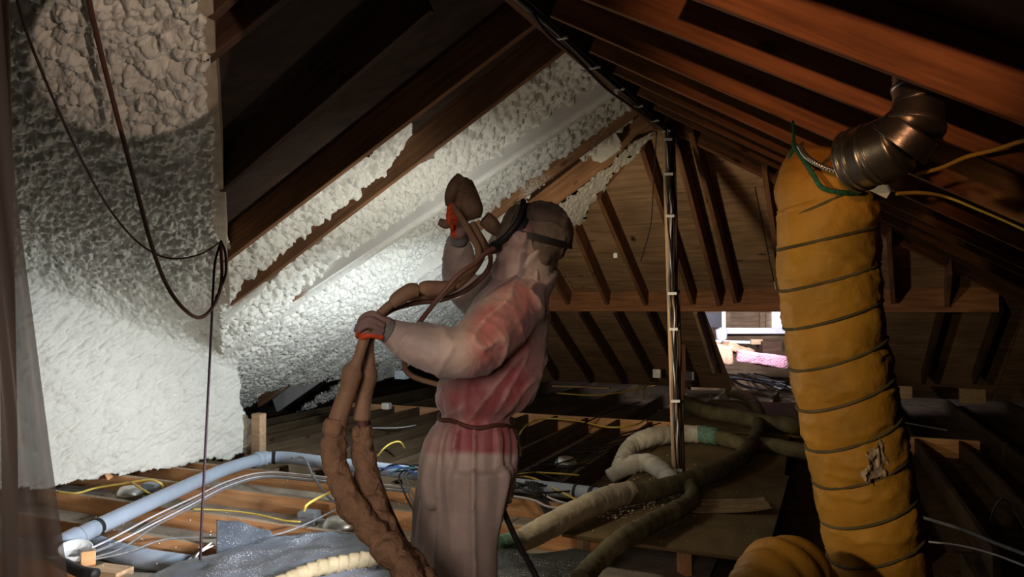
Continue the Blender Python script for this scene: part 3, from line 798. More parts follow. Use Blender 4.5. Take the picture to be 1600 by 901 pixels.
tube('grey_sleeve', [gz(1118, 681, .06), gz(1150, 690, .06), gz(1175, 697, .05)], [.075, .065, .05], 'wrap_dark', 20, step=.012, fn=wrapfn(.1, .05, 8, .12), parent=il, label='ragged grey end sleeve')
tube('insulated_line', [gz(952, 745, .05, -.05), gz(975, 732, .06, -.0), gz(1005, 722, .06), gz(1030, 732, .06), gz(1052, 752, .06)], [.055, .068, .075, .07, .06], 'wrap_pale', 22, step=.011, fn=wrapfn(.11, .08, 9, .14), label='short crumbly pale wrapped line at the foot of the central post', cat='duct')
tube('insulated_line', [gz(1068, 628, .07), gz(1100, 642, .07), gz(1150, 650, .07), gz(1200, 660, .07), gz(1290, 668, .07)], .085, 'wrap_dark', 18, step=.02, fn=wrapfn(.22, .06, 10, .08), label='farther dark wrapped line crossing the walkway behind the post', cat='duct')
tube('insulated_line', [gz(1150, 688, .04), gz(1200, 694, .05), gz(1260, 706, .05), gz(1300, 712, .05)], [.05, .065, .07, .07], 'wrap_dark', 16, step=.02, fn=wrapfn(.2, .06, 11, .08), label='dusty wrapped line running under the yellow duct', cat='duct')
tube('tape_roll_end', [G(782, 852, .05), G(800, 845, .06)], [.055, .055], 'wrap_green', 18, label='green open tube end beside the thick beige wrapped line', cat='tube')
tube('insulated_line', [G(430, 912, .14), G(480, 893, .15), G(530, 880, .15), G(580, 873, .15), G(616, 870, .15), G(660, 866, .13)], [.028, .032, .034, .034, .034, .032], 'hose_cream', 20, step=.006, fn=wrapfn(.055, .28, 12, .14), label='cream spirally wrapped hose lying on the black membrane', cat='hose')

# ================================================================== PIPES
def pipe(name, pts, r, mat, label, bands=(), couplings=()):
    root = empty(name, pts[0], label, 'pipe')
    tube('pipe_run', pts, r, mat, 20, step=.04, parent=root)
    path = catmull([tuple(p) for p in pts], 10)
    for i, (f_, ln, rr2, m) in enumerate(bands):
        k_ = int(f_ * (len(path) - 1)); a = path[k_]; b_ = path[min(k_ + 1, len(path) - 1)]; d = (b_ - a) / (np.linalg.norm(b_ - a) + 1e-9)
        tube('coupling' if m == mat else 'pipe_band', [a - d * ln / 2, a + d * ln / 2], rr2, m, 20, parent=root)
    return root
pipe('grey_pipe', [G(108, 846, .06), G(150, 824, .06), G(250, 778, .07), G(350, 734, .07), G(408, 716, .08)], .052, 'pvc_grey', 'long grey plastic pipe rising diagonally across the orange joists', ((.02, .14, .064, 'pvc_grey'), (.0, .07, .06, 'rubber_black'), (.27, .03, .057, 'rubber_black'), (.985, .06, .062, 'pvc_grey')))
pipe('grey_pipe', [G(408, 716, .08), G(440, 714, .08), G(500, 721, .08), G(600, 733, .08), G(700, 746, .08), G(800, 757, .08), G(900, 768, .08), G(945, 775, .08)], .052, 'pvc_grey', 'grey plastic pipe running level behind the hoses and the worker', ((.0, .10, .063, 'pvc_grey'), (.10, .03, .058, 'rubber_black'), (.72, .03, .06, 'rubber_black'), (.86, .02, .057, 'rubber_black'), (.94, .03, .058, 'rubber_black')))
pipe('grey_pipe', [G(120, 838, -.05), G(160, 855, -.07), G(220, 872, -.08), G(300, 884, -.1)], .06, 'pvc_grey', 'lower grey plastic pipe between the joists beside the scrap blocks')

# ================================================================== CAN LIGHTS
def can(px_, py_, z, r, label, boxpx=None, tone='tin'):
    c = G(px_, py_, z); root = empty('recessed_light_can', c, label, 'light can')
    lathe('can_body', [(r, -.14), (r, 0), (r * 1.02, .0)], tone, c, parent=root, seg=28)
    lathe('can_lid', [(r * 1.12, 0), (r * 1.12, .012), (r * .98, .03), (r * .8, .055), (r * .5, .062), (0.001, .064)], tone, c, parent=root, seg=28)
    if boxpx:
        bc = G(*boxpx, z + .02); box('junction_box', bc, (.13, .09, .09), 'box_grey', -.3, root)
        tube('conduit', [c + Vector((0, 0, .0)), bc], .018, 'box_grey', parent=root)
    return root
can(203, 772, -.06, .09, 'low round tin light can between the joists near the foam wall', (238, 763))
can(532, 822, -.04, .11, 'large grey tin light can behind the brown hoses with its junction box', (483, 808))
can(884, 724, .0, .09, 'shiny round tin light can in the dark bay right of the worker')

# ================================================================== SMALL LUMBER
def block(name, px_, py_, z, size, rz, mat, label, cat='wood block'):
    return box(name, G(px_, py_, z), size, mat, rz, None, .003, label=label, cat=cat)
q = G(404, 712, 0)
box('stub_post', (q.x, q.y, .20), (.10, .09, .40), 'pale_wood', -.4, None, .003, label='short pale wooden stub post beside the foam wall', cat='post')
box('wood_strip', G(908, 604, .12), (.95, .09, .03), 'pale_wood', -.35, None, .003, label='thin pale wood strip lying in the dark far bay', cat='wood strip')
block('scrap_block', 172, 893, -.0, (.20, .12, .04), -.3, 'pale_wood', 'wide sawn wood scrap on the floor beside the plastic sheet')
block('scrap_block', 138, 872, .03, (.07, .06, .09), .5, 'joist_wood', 'small upright orange wood scrap next to the white cup')
lathe('white_cup', [(.05, -.06), (.085, .05), (.08, .05), (.045, -.055)], 'white_plastic', G(117, 868, .03), rot=(.25, .2, 0), seg=22, label='pale tin cup shaped fitting beside the plastic sheet', cat='cup')
tube('black_pipe_stub', [G(98, 880, .03), G(130, 894, .03), G(150, 897, .03)], .03, 'rubber_black', 16, label='short black pipe stub in front of the white cup', cat='pipe')
bt = box('wood_board', UV(3.6, -1.75, -.02), (1.0, .42, .02), 'plywood_dusty', -.42, None, .002, label='dusty brown board on the joists behind the worker', cat='board')

# ================================================================== MEMBRANE
def cloth_patch(name, outline_fn, nx, ny, mat, label, seed=0, amp=.04, thick=.003):
    gx, gy = np.meshgrid(np.linspace(0, 1, nx), np.linspace(0, 1, ny), indexing='ij')
    pos = np.array([outline_fn(a, b) for a, b in zip(gx.ravel(), gy.ravel())])
    rid = 1 - np.abs(2 * fbm(pos * np.array([3.2, 2.0, 1]), 3, seed) - 1) * 2.2
    pos[:, 2] += amp * np.clip(rid, -1, 1) + .4 * amp * (fbm(pos * 9, 3, seed + 2) - .5)
    v, f = pos, grid_faces(np.ones(gx.shape, bool))
    o = link(name, mesh_np(name, v, f), mat, label=label, cat='sheet'); m_ = o.modifiers.new('t', 'SOLIDIFY'); m_.thickness = thick
    return o
def mem(a, b):
    # a across, b from near to far
    far = [(250, 899), (330, 868), (420, 848), (500, 838), (600, 838), (680, 860), (720, 880)]
    fx = np.interp(a * 6, range(7), [p[0] for p in far]); fy = np.interp(a * 6, range(7), [p[1] for p in far])
    p = G(fx, fy, .06); q = G(120 + 620 * a, 1060, -.02)
    r = q.lerp(p, b); r.z += .07 * math.sin(math.pi * b) ; return tuple(r)
cloth_patch('roofing_membrane', mem, 150, 90, 'membrane', 'black membrane sheet speckled with overspray below the hoses', 5, .035)
def mem2(a, b):
    p = G(338 + 85 * a, 834 + 12 * a ** 2, .03).lerp(G(338 + 105 * a, 880, .0), 1 - b)
    p.z += .09 * b * (1 - .5 * a) ; return tuple(p)
cloth_patch('membrane_fold', mem2, 40, 30, 'membrane', 'upturned corner of membrane against the joists', 15, .02)
def mem3(a, b):
    fy = np.interp(a, [0, .3, .6, .8, 1], [862, 866, 864, 858, 868])
    p = G(770 + 160 * a, fy, .02); q = G(760 + 190 * a, 1040, -.05); return tuple(q.lerp(p, b))
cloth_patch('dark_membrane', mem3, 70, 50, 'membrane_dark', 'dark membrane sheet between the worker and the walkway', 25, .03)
def mem4(a, b):
    p = G(450 + 110 * a, 838 - 8 * math.sin(a * 3.1), .05).lerp(G(450 + 120 * a, 852, .04), 1 - b); return tuple(p)
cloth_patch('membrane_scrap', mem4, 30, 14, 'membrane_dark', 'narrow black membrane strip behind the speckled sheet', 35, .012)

# ================================================================== CABLES
wire('power_cable', [P(133, -30, 2.6), P(150, 50, 2.8), P(180, 170, 3.1), P(212, 290, 3.4), P(236, 380, 3.6), P(258, 440, 3.8), P(283, 478, 3.9), P(310, 496, 4.1), P(332, 480, 4.2), P(346, 440, 4.25), P(345, 378, 4.3)], .0105, 'cable_brown', 'thick brown cable hanging in front of the foam slope')
wire('thin_wire', [P(22, -20, 2.4), P(45, 60, 2.6), P(90, 170, 3.0), P(130, 255, 3.4), P(170, 325, 3.8), P(215, 378, 4.0), P(262, 403, 4.1), P(310, 398, 4.2), P(346, 377, 4.3)], .0055, 'cable_brown', 'thin brown wire sagging across the foam slope')
wire('hanging_wire', [P(345, 376, 4.3), P(336, 410, 4.28), P(333, 450, 4.25), P(330, 520, 4.2), P(325, 620, 4.1), P(320, 720, 4.0), P(315, 820, 3.9), P(312, 912, 3.75)], .0075, 'cable_maroon', 'dark purple wire hanging plumb from the valley post to the floor')
wire('wire_loop', [P(345, 376, 4.28), P(352, 395, 4.25), P(353, 425, 4.25), P(345, 450, 4.25), P(337, 466, 4.25)], .0075, 'cable_maroon', 'short wire loop beside the valley post')
yb = empty('yellow_cable', G(200, 760, .03), 'yellow cable looping over the round can near the foam wall', 'cable')
tube('cable_strand', [G(90, 768, .03), G(120, 770, .03), G(150, 762, .04), G(200, 754, .09), G(235, 749, .12), G(252, 756, .09), G(254, 762, .04)], .008, 'cable_yellow', parent=yb)
tube('cable_strand', [G(205, 753, .10), G(222, 764, .08), G(240, 774, .04), G(258, 782, .03)], .008, 'cable_yellow', parent=yb)
wire('yellow_cable', [G(475, 798, .10), G(480, 788, .14), G(500, 776, .15), G(518, 768, .1)], .009, 'cable_yellow', 'short yellow cable standing out of the junction box')
wire('yellow_cable', [G(590, 712, .0), G(600, 700, .08), G(612, 692, .12), G(625, 690, .13), G(632, 700, .04)], .009, 'cable_yellow', 'yellow cable hoop in the dark bay left of the worker')
wire('yellow_cable', [G(800, 700, .0), G(822, 665, .03), G(850, 654, .03), G(900, 657, .03), G(950, 667, .03), G(990, 664, .04), G(1010, 655, .03)], .011, 'cable_yellow', 'yellow cable winding along the far header board')
wire('yellow_cable', [G(780, 742, .1), G(830, 746, .1), G(870, 765, .1), G(910, 785, .06)], .008, 'cable_yellow', 'yellow cable over the grey pipe right of the worker')
wire('yellow_cable', [G(905, 742, .04), G(840, 738, .05), G(800, 742, .05)], .007, 'cable_yellow', 'short yellow cable near the shiny can')
wire('yellow_cable', [G(300, 795, .02), G(350, 797, .02), G(400, 803, .02), G(440, 812, .02), G(470, 815, .02)], .006, 'cable_yellow', 'thin yellow cable between the joists')
wire('yellow_cable', [G(870, 614, .1), G(930, 617, .1), G(985, 610, .12), G(1030, 600, .15)], .012, 'cable_yellow', 'faint yellow cable in the farthest bay')
wire('yellow_cable', [G(1005, 628, .05), G(1010, 600, .2), G(1025, 590, .2)], .01, 'cable_yellow', 'short yellow cable rising beside the short orange post')
wire('white_cable', [G(782, 750, .12), G(820, 752, .12), G(860, 778, .08), G(900, 790, .04)], .008, 'cable_white', 'white cable drooping over the pipe towards the beige line')
wire('white_cable', [G(782, 772, .1), G(830, 780, .08), G(860, 792, .05), G(905, 792, .04)], .008, 'cable_white', 'lower white cable in front of the orange header')
for i, (dy, dx, lab) in enumerate(((0, 0, 'uppermost'), (7, 8, 'second'), (12, -4, 'third'), (17, 12, 'lowest'))):
    wire('grey_cable', [G(130 + dx, 862 + dy * .6, .03), G(180 + dx, 838 + dy, .03), G(240, 806 + dy, .05), G(300, 778 + dy * .8, .05), G(355, 752 + dy * .6, .05), G(410, 738 + dy * .5, .05), G(480, 742 + dy * .5, .04), G(560, 752 + dy * .5, .04), G(640, 762 + dy * .4, .04)], .0062, 'cable_grey' if i % 2 else 'cable_white', lab + ' of the four thin grey cables below the diagonal pipe')
wire('grey_cable', [G(140, 875, .02), G(200, 862, .02), G(260, 842, .03), G(340, 840, .03), G(400, 840, .03), G(460, 826, .05), G(545, 786, .08)], .006, 'cable_grey', 'long dark grey cable crossing the near joists to the hoses')
wire('grey_cable', [G(455, 715, .14), G(475, 716, .14), G(490, 745, .06), G(512, 775, .03), G(535, 792, .0)], .010, 'cable_grey', 'grey cable bent over the level pipe')
wire('white_cable', [G(230, 905, .03), G(285, 880, .03), G(320, 858, .04), G(345, 848, .04)], .006, 'cable_white', 'thin white cable rising from under the membrane')
wire('white_cable', [G(300, 882, .03), G(310, 864, .05), G(330, 848, .05)], .006, 'cable_white', 'short white cable beside the hanging purple wire')
wire('white_wire', [G(560, 668, .02), G(620, 668, .02), G(650, 664, .02)], .006, 'cable_white', 'thin white wire across the dark bays')
# tangle beside the worker's hip
ck = random.Random(3)
tg = empty('cable_tangle', G(630, 740, .1), 'tangle of blue and black cables on the pipe left of the worker', 'cables')
for i in range(9):
    m = ('cable_blue', 'cable_black', 'cable_black', 'cable_blue', 'cable_grey', 'cable_teal', 'cable_black', 'cable_grey', 'cable_black')[i]
    x0 = 590 + 10 * i * .6
    if i % 3 != 1:
        pts = [G(x0 - 10, 735 + ck.uniform(-6, 6), .08), G(x0 + 12, 728 + ck.uniform(-3, 8), .16), G(x0 + 40, 730 + ck.uniform(-3, 8), .16), G(x0 + 70, 742 + ck.uniform(-4, 8), .1), G(x0 + 100, 752, .08)]
    else:
        pts = [G(640 + 3 * i, 728, .15), G(622 + 2 * i, 742, .13), G(628 + 2 * i, 765, .08), G(640 + 2 * i, 790, .0), G(650, 800, -.02)]
    tube('cable_strand', pts, .007, m, parent=tg)
tg = empty('cable_tangle', G(830, 765, .1), 'tangle of black cables over the pipe right of the worker', 'cables')
for i in range(10):
    y0 = 745 + i * 3.4
    if i < 6: pts = [G(770, y0, .1), G(805, y0 + ck.uniform(-5, 5), .12), G(840, y0 + ck.uniform(-6, 8), .12), G(880 + 6 * i, y0 + ck.uniform(-2, 10), .08)]
    else: pts = [G(797 + 4 * i, 752, .13), G(806 + 5 * i, 770, .1), G(820 + 4 * i, 785, .05), G(832 + 4 * i, 812, -.02)]
    tube('cable_strand', pts, .0075, 'cable_black', parent=tg)
tg = empty('cable_tangle', G(1180, 590, .1), 'heap of dark cables on the far walkway before the lit opening', 'cables')
for i in range(16):
    x0 = 1125 + ck.uniform(-25, 25); y0 = 582 + ck.uniform(-3, 8)
    pts = [G(x0, y0, .08), G(x0 + 30, y0 + ck.uniform(-2, 5), .12), G(x0 + 60, y0 + 8 + ck.uniform(-2, 8), .1), G(x0 + 95, y0 + 14 + ck.uniform(-4, 8), .07)]
    tube('cable_strand', pts, .013, 'cable_black' if i % 4 else 'cable_grey', parent=tg, seg=6)
tg = empty('cable_tangle', G(900, 745, .0), 'loose black cables in the bay around the shiny can', 'cables')
for i in range(9):
    x0 = 800 + 14 * i; y0 = 745 - 7 * i
    pts = [G(x0, y0, .05), G(x0 + 30, y0 - 8 + ck.uniform(-6, 6), .05), G(x0 + 70, y0 - 6 + ck.uniform(-12, 6), .05), G(x0 + 120, y0 - 20 + ck.uniform(-12, 6), .05)]
    tube('cable_strand', pts, .0075, 'cable_black', parent=tg, seg=6)
wire('black_cable', [G(770, 725, .02), G(850, 700, .03), G(905, 665, .04), G(960, 640, .06), G(1000, 628, .08)], .009, 'cable_black', 'black cable crossing the far header board')
wire('dark_cable', [G(1240, 640, .02), G(1380, 655, .0), G(1480, 672, .0)], .01, 'cable_grey', 'faint dark cable in the dark bays behind the yellow duct')
wire('grey_cable', [G(1435, 806, .05), G(1500, 826, .05), G(1560, 850, .05), G(1640, 880, .05)], .012, 'cable_grey', 'thick grey cable on the floor right of the yellow duct')
wire('grey_cable', [G(1440, 845, .03), G(1500, 852, .05), G(1560, 868, .05), G(1640, 900, .05)], .006, 'cable_white', 'thin pale cable below the thick one right of the duct')
wire('grey_cable', [G(1548, 815, .0), G(1553, 795, .15), G(1565, 780, .22), G(1580, 790, .15), G(1604, 830, .0)], .005, 'cable_grey', 'thin cable hoop standing at the far right of the floor')

# ================================================================== HOSES (wrapped pair held by the worker)
def hosefn(seed, amp=.22, pitch=.07):
    def fn(S, TH, pos):
        n1 = fbm(pos * np.array([10, 10, 16]), 3, seed).reshape(S.shape) - .5
        n2 = fbm(pos * np.array([26, 26, 44]), 3, seed + 9).reshape(S.shape) - .5
        rings = np.abs(np.sin(S * np.pi / pitch + n1 * 3.5 + TH * .2)) ** .5
        return 1.03 + n1 * amp * 1.8 + n2 * amp * 2.2 - (1 - rings) * amp * 1.6
    return fn
def smoothfn(seed, amp=.06):
    def fn(S, TH, pos):
        return 1 + (fbm(pos * 18, 3, seed).reshape(S.shape) - .5) * amp * 2
    return fn
hz = empty('spray_hose', P(556, 600, 2.2), 'brown wrapped spray hose, outer of the two held in the lowered hand', 'hose')
tube('hose_core', [P(577, 500, 2.20), P(567, 535, 2.18), P(560, 560, 2.18), P(553, 585, 2.18)], .0155, 'hose_tape', 16, step=.006, fn=smoothfn(3), parent=hz)
tube('taped_sleeve', [P(566, 545, 2.18), P(556, 570, 2.18), P(551, 582, 2.18), P(543, 612, 2.18), P(533, 640, 2.17), P(526, 665, 2.16)], [.013, .020, .031, .027, .028, .031], 'hose_tape', 20, step=.006, fn=smoothfn(4, .1), parent=hz)
tube('cloth_sleeve', [P(527, 655, 2.16), P(521, 685, 2.15), P(522, 720, 2.14), P(532, 755, 2.12), P(553, 795, 2.10), P(590, 840, 2.06), P(625, 880, 2.02), P(660, 930, 1.98)], [.033, .034, .034, .036, .038, .042, .044, .046], 'hose_sleeve', 28, step=.005, fn=hosefn(5, .2, .08), parent=hz, label='bunched cloth sleeve')
hz = empty('spray_hose', P(575, 600, 2.25), 'brown wrapped spray hose, inner of the two held in the lowered hand', 'hose')
tube('hose_core', [P(583, 500, 2.24), P(577, 535, 2.24), P(577, 560, 2.24), P(576, 590, 2.24)], .0155, 'hose_tape', 16, step=.006, fn=smoothfn(13), parent=hz)
tube('taped_sleeve', [P(578, 550, 2.24), P(577, 570, 2.24), P(574, 585, 2.24), P(569, 615, 2.24), P(566, 645, 2.23), P(565, 655, 2.23)], [.014, .020, .033, .026, .025, .025], 'hose_tape', 20, step=.006, fn=smoothfn(14, .1), parent=hz)
tube('hose_core', [P(565, 650, 2.23), P(568, 672, 2.23)], .017, 'hose_inner', 14, parent=hz)
tube('cloth_sleeve', [P(566, 666, 2.22), P(567, 690, 2.22), P(569, 720, 2.2), P(576, 755, 2.18), P(588, 800, 2.15), P(610, 845, 2.1), P(640, 885, 2.06), P(675, 935, 2.0)], [.027, .032, .035, .037, .041, .043, .045, .046], 'hose_sleeve', 28, step=.005, fn=hosefn(15, .2, .07), parent=hz, label='bunched cloth sleeve')
tube('air_tube', [P(562, 668, 2.2), P(556, 676, 2.2), P(560, 690, 2.2)], [.012, .014, .012], 'hose_sleeve', 12, parent=hz)
wire('thin_hose', [P(572, 500, 2.26), P(570, 540, 2.27), P(568, 600, 2.27), P(575, 660, 2.28), P(585, 725, 2.27), P(607, 790, 2.22), P(635, 850, 2.15), P(665, 905, 2.1)], .0085, 'hose_inner', 'thin dark hose running beside the two wrapped hoses', 'hose')
# upper run from the hand to the spray gun
uh = empty('upper_spray_hose', P(640, 465, 2.25), 'brown taped hose curving from the lowered hand to the spray gun', 'hose')
tube('hose_core', [P(585, 500, 2.22), P(602, 482, 2.24), P(622, 468, 2.26), P(650, 462, 2.3), P(690, 458, 2.35), P(725, 437, 2.38), P(750, 405, 2.4), P(752, 380, 2.42), P(738, 350, 2.46)], .0135, 'hose_tape', 14, step=.006, fn=smoothfn(22), parent=uh)
tube('taped_sleeve', [P(612, 477, 2.24), P(620, 468, 2.245), P(640, 455, 2.26), P(652, 453, 2.27)], [.014, .022, .025, .022], 'hose_tape', 18, step=.005, fn=smoothfn(23, .08), parent=uh)
tube('taped_sleeve', [P(658, 454, 2.27), P(664, 451, 2.27), P(690, 450, 2.3), P(706, 446, 2.32)], [.015, .024, .024, .018], 'hose_tape', 18, step=.005, fn=smoothfn(24, .08), parent=uh)
wire('upper_hose', [P(590, 502, 2.26), P(612, 484, 2.3), P(650, 473, 2.33), P(690, 468, 2.36), P(725, 455, 2.38), P(760, 425, 2.36), P(765, 395, 2.4), P(740, 350, 2.5)], .009, 'hose_inner', 'second thinner brown hose running under the taped hose', 'hose')
wire('breathing_hose', [P(773, 388, 2.28), P(757, 397, 2.25), P(742, 412, 2.22), P(718, 428, 2.2), P(690, 460, 2.2), P(670, 485, 2.22), P(652, 508, 2.26)], .0085, 'hose_inner', 'mauve air hose running from the mask down to the forearm', 'hose')
wire('gun_hose', [P(705, 318, 2.52), P(722, 342, 2.45), P(738, 370, 2.4), P(748, 392, 2.36), P(740, 420, 2.3), P(712, 447, 2.25)], .012, 'hose_tape', 'brown hose leaving the spray gun nozzle end', 'hose')
wire('tan_hose', [P(632, 562, 2.6), P(634, 578, 2.6), P(650, 590, 2.6), P(690, 602, 2.6)], .010, 'hose_tape', 'tan hose loop hanging below the forearm', 'hose')
# cord behind the worker
wire('trailing_hose', [P(772, 752, 2.6), P(778, 770, 2.55), P(788, 800, 2.5), P(808, 845, 2.42), P(835, 895, 2.32), P(850, 930, 2.3)], .0095, 'rubber_black', 'black hose trailing behind the worker to the floor', 'hose')

# ================================================================== SPRAY GUN
gun = empty('spray_gun', P(725, 310, 2.55), 'spray gun wrapped in brown tape raised in the far hand', 'spray gun')
tube('gun_body', [P(722, 277, 2.56), P(722, 286, 2.56), P(730, 310, 2.55), P(738, 330, 2.54), P(742, 342, 2.54)], [.022, .038, .044, .040, .022], 'gun_wrap', 20, step=.006, fn=smoothfn(40, .10), parent=gun)
tube('gun_head', [P(702, 322, 2.53), P(704, 306, 2.53), P(712, 290, 2.54), P(722, 281, 2.55)], [.014, .022, .026, .028], 'gun_wrap', 16, step=.006, fn=smoothfn(41, .12), parent=gun)
tube('nozzle', [P(706, 345, 2.5), P(697, 350, 2.5), P(686, 346, 2.5)], [.013, .016, .012], 'gun_wrap', 12, fn=smoothfn(43, .1), parent=gun)
tube('handle', [P(722, 300, 2.52), P(716, 325, 2.52), P(712, 350, 2.53)], [.018, .017, .015], 'gun_wrap', 14, parent=gun)

# ================================================================== PERSON
def capsule_bm(bm, pts, rad, seg=20, n=6, squash=None):
    v, f = tube_geo([tuple(p) for p in pts], rad, seg, n)
    vs = [bm.verts.new(p) for p in v]
    for q in f:
        try: bm.faces.new([vs[i] for i in q])
        except ValueError: pass
    for e in (0, -1):
        bmesh.ops.create_uvsphere(bm, u_segments=16, v_segments=10, radius=rad[e] * .98, matrix=Matrix.Translation(Vector(pts[e])))
def loft_bm(bm, levels, seg=32):
    """levels: (centre Vector, half x, half y)"""
    lv = catmull([(c.x, c.y, c.z, a, b) for c, a, b in levels], 5)
    rings = []
    for r in lv:
        rings.append([bm.verts.new((r[0] + r[3] * math.cos(t), r[1] + r[4] * math.sin(t), r[2])) for t in np.linspace(0, 2 * math.pi, seg, endpoint=False)])
    for i in range(len(rings) - 1):
        for j in range(seg):
            k_ = (j + 1) % seg
            bm.faces.new((rings[i][j], rings[i][k_], rings[i + 1][k_], rings[i + 1][j]))
    bm.faces.new(rings[0][::-1]); bm.faces.new(rings[-1])
def remesh(bm, name, vox, smooth_it=4):
    bmesh.ops.recalc_face_normals(bm, faces=bm.faces)
    me = bpy.data.meshes.new(name); bm.to_mesh(me); bm.free()
    o = bpy.data.objects.new(name, me); COL.objects.link(o)
    m = o.modifiers.new('r', 'REMESH'); m.mode = 'VOXEL'; m.voxel_size = vox
    if smooth_it:
        s_ = o.modifiers.new('s', 'SMOOTH'); s_.iterations = smooth_it; s_.factor = .5
    dg = bpy.context.evaluated_depsgraph_get(); dg.update()
    me2 = bpy.data.meshes.new_from_object(o.evaluated_get(dg))
    bpy.data.objects.remove(o); bpy.data.meshes.remove(me)
    me2.name = name
    me2.polygons.foreach_set('use_smooth', [True] * len(me2.polygons))
    return me2
man = empty('person', G(735, 1120, 0) * 1.0, 'worker in pale translucent coveralls, hood and respirator spraying the roof slope', 'person')
YB = 2.55
def lvl(y, xl, xr, Y, dy): 
    a = P(xl, y, Y); b_ = P(xr, y, Y); return ((a + b_) / 2, (b_.x - a.x) / 2, dy)
bm = bmesh.new()
loft_bm(bm, [lvl(424, 800, 848, YB, .065), lvl(436, 776, 853, YB, .13), lvl(455, 752, 856, YB, .185), lvl(490, 730, 857, YB, .19), lvl(530, 715, 855, YB, .175), lvl(570, 700, 851, YB, .165),
             lvl(605, 686, 842, YB, .165), lvl(628, 680, 828, YB, .16), lvl(641, 688, 806, YB, .145), lvl(650, 690, 799, YB, .138), lvl(662, 682, 801, YB, .15), lvl(700, 668, 804, YB, .165), lvl(740, 662, 802, YB, .17), lvl(775, 664, 796, YB, .15)])
# legs
def leg_levels(bm, rows, Y):
    loft_bm(bm, [lvl(y, a, b_, Y + o, d) for y, a, b_, d, o in rows], 28)
leg_levels(bm, [(730, 668, 770, .11, 0), (790, 655, 752, .105, 0), (850, 651, 742, .10, -.01), (901, 650, 735, .095, -.02), (960, 655, 725, .085, -.02), (1030, 662, 720, .07, 0), (1085, 668, 718, .062, .02)], YB + .09)
leg_levels(bm, [(730, 690, 801, .11, 0), (790, 690, 789, .105, 0), (850, 688, 778, .10, .0), (901, 688, 778, .095, .0), (960, 694, 772, .085, .0), (1030, 700, 765, .07, 0), (1090, 702, 758, .062, .02)], YB - .09)
# near arm
capsule_bm(bm, [P(808, 476, 2.44), P(778, 508, 2.36), P(735, 545, 2.28), P(700, 550, 2.25), P(650, 537, 2.24), P(606, 516, 2.24)], [.095, .098, .088, .078, .066, .040], 24)
capsule_bm(bm, [P(735, 525, 2.34), P(720, 555, 2.28)], [.06, .06], 16)
# far arm
capsule_bm(bm, [P(775, 458, 2.68), P(742, 462, 2.74), P(718, 440, 2.72), P(716, 400, 2.66), P(717, 378, 2.63)], [.085, .075, .062, .056, .043], 20)
# neck and hood base
capsule_bm(bm, [P(822, 432, 2.53), P(822, 405, 2.5), P(822, 385, 2.5)], [.105, .092, .09], 22)
body_me = remesh(bm, 'coverall', .0085, 6)
vco = np.empty(len(body_me.vertices) * 3); body_me.vertices.foreach_get('co', vco); vco = vco.reshape(-1, 3)
vno = np.empty(len(body_me.vertices) * 3); body_me.vertices.foreach_get('normal', vno); vno = vno.reshape(-1, 3)
bpx, bpy_ = proj(vco)
def ridged(p, s, o=3, sharp=2.0):
    return (1 - np.clip(np.abs(fbm(p, o, s) - .5) * 4.0, 0, 1)) ** sharp
legw = sstep(650, 690, bpy_)
armn = (bpx < 720) & (vco[:, 1] < 2.4)
# pleats run down from the belt; oblique creases over back and sleeves
an = np.arctan2(vco[:, 1] - YB, vco[:, 0] - P(735, 650, YB).x)
pleat = np.sin(an * 17 + 3 * fbm(vco * np.array([2, 2, 3]), 2, 3)) * .5 + np.sin(an * 29 + 2) * .25
nearbelt = np.exp(-np.abs(bpy_ - 650) / 45)
f1 = ridged(np.stack([an * 3.4 + .6 * np.sin(vco[:, 2] * 2.2), vco[:, 2] * .9, 0 * an], 1), 61, 2, 3)
f5 = ridged(vco * 21, 64, 2, 4)
rot = np.stack([(-.6 * vco[:, 0] - .8 * vco[:, 2]) * 2.6, vco[:, 1] * 6, (.8 * vco[:, 0] - .6 * vco[:, 2]) * 13], 1)
f2 = ridged(rot, 62, 2, 6)
f3 = fbm(vco * 12, 3, 66) - .5
f4 = ridged(np.stack([vco[:, 0] * 14 + vco[:, 2] * 8, vco[:, 1] * 12, vco[:, 2] * 6], 1), 69, 2, 8)
d = legw * (.026 * f1 + .003 * f3) + (1 - legw) * (.009 * f2 + .004 * f4 + .006 * f3 + .0025 * f5) + nearbelt * pleat * .004 - nearbelt * .003
vco = vco + vno * d[:, None]
body_me.vertices.foreach_set('co', vco.ravel())
nz = (fbm(vco * 9, 3, 70) - .5)
sh = sstep(425, 450, bpy_ + nz * 20) * (1 - sstep(702, 712, bpy_ + nz * 10)) * sstep(690, 760, bpx + nz * 60 + (bpy_ - 560) * .35)
sleeve_end = 1 - sstep(0, 30, (740 - bpx) + 0 * bpy_) * (bpy_ > 480) * (bpy_ < 585) * (vco[:, 1] < 2.42)
sh = sh * sleeve_end * (1 - .40 * sstep(810, 850, bpx)) * (.72 + .28 * sstep(.3, .7, fbm(vco * 7, 3, 71)))
# folds stand off the shirt and look paler
sh = sh * (1 - .45 * np.clip(np.maximum(f2 * (1 - legw), f1 * legw) ** 1.5, 0, 1))
at = body_me.attributes.new('shirt', 'FLOAT', 'POINT'); at.data.foreach_set('value', np.clip(sh, 0, 1).astype(np.float32))
body_me.materials.clear(); body_me.materials.append(MATS['suit'])
body = bpy.data.objects.new('coverall', body_me); COL.objects.link(body); adopt(body, man)
body['label'] = 'pale translucent coverall over a red shirt'
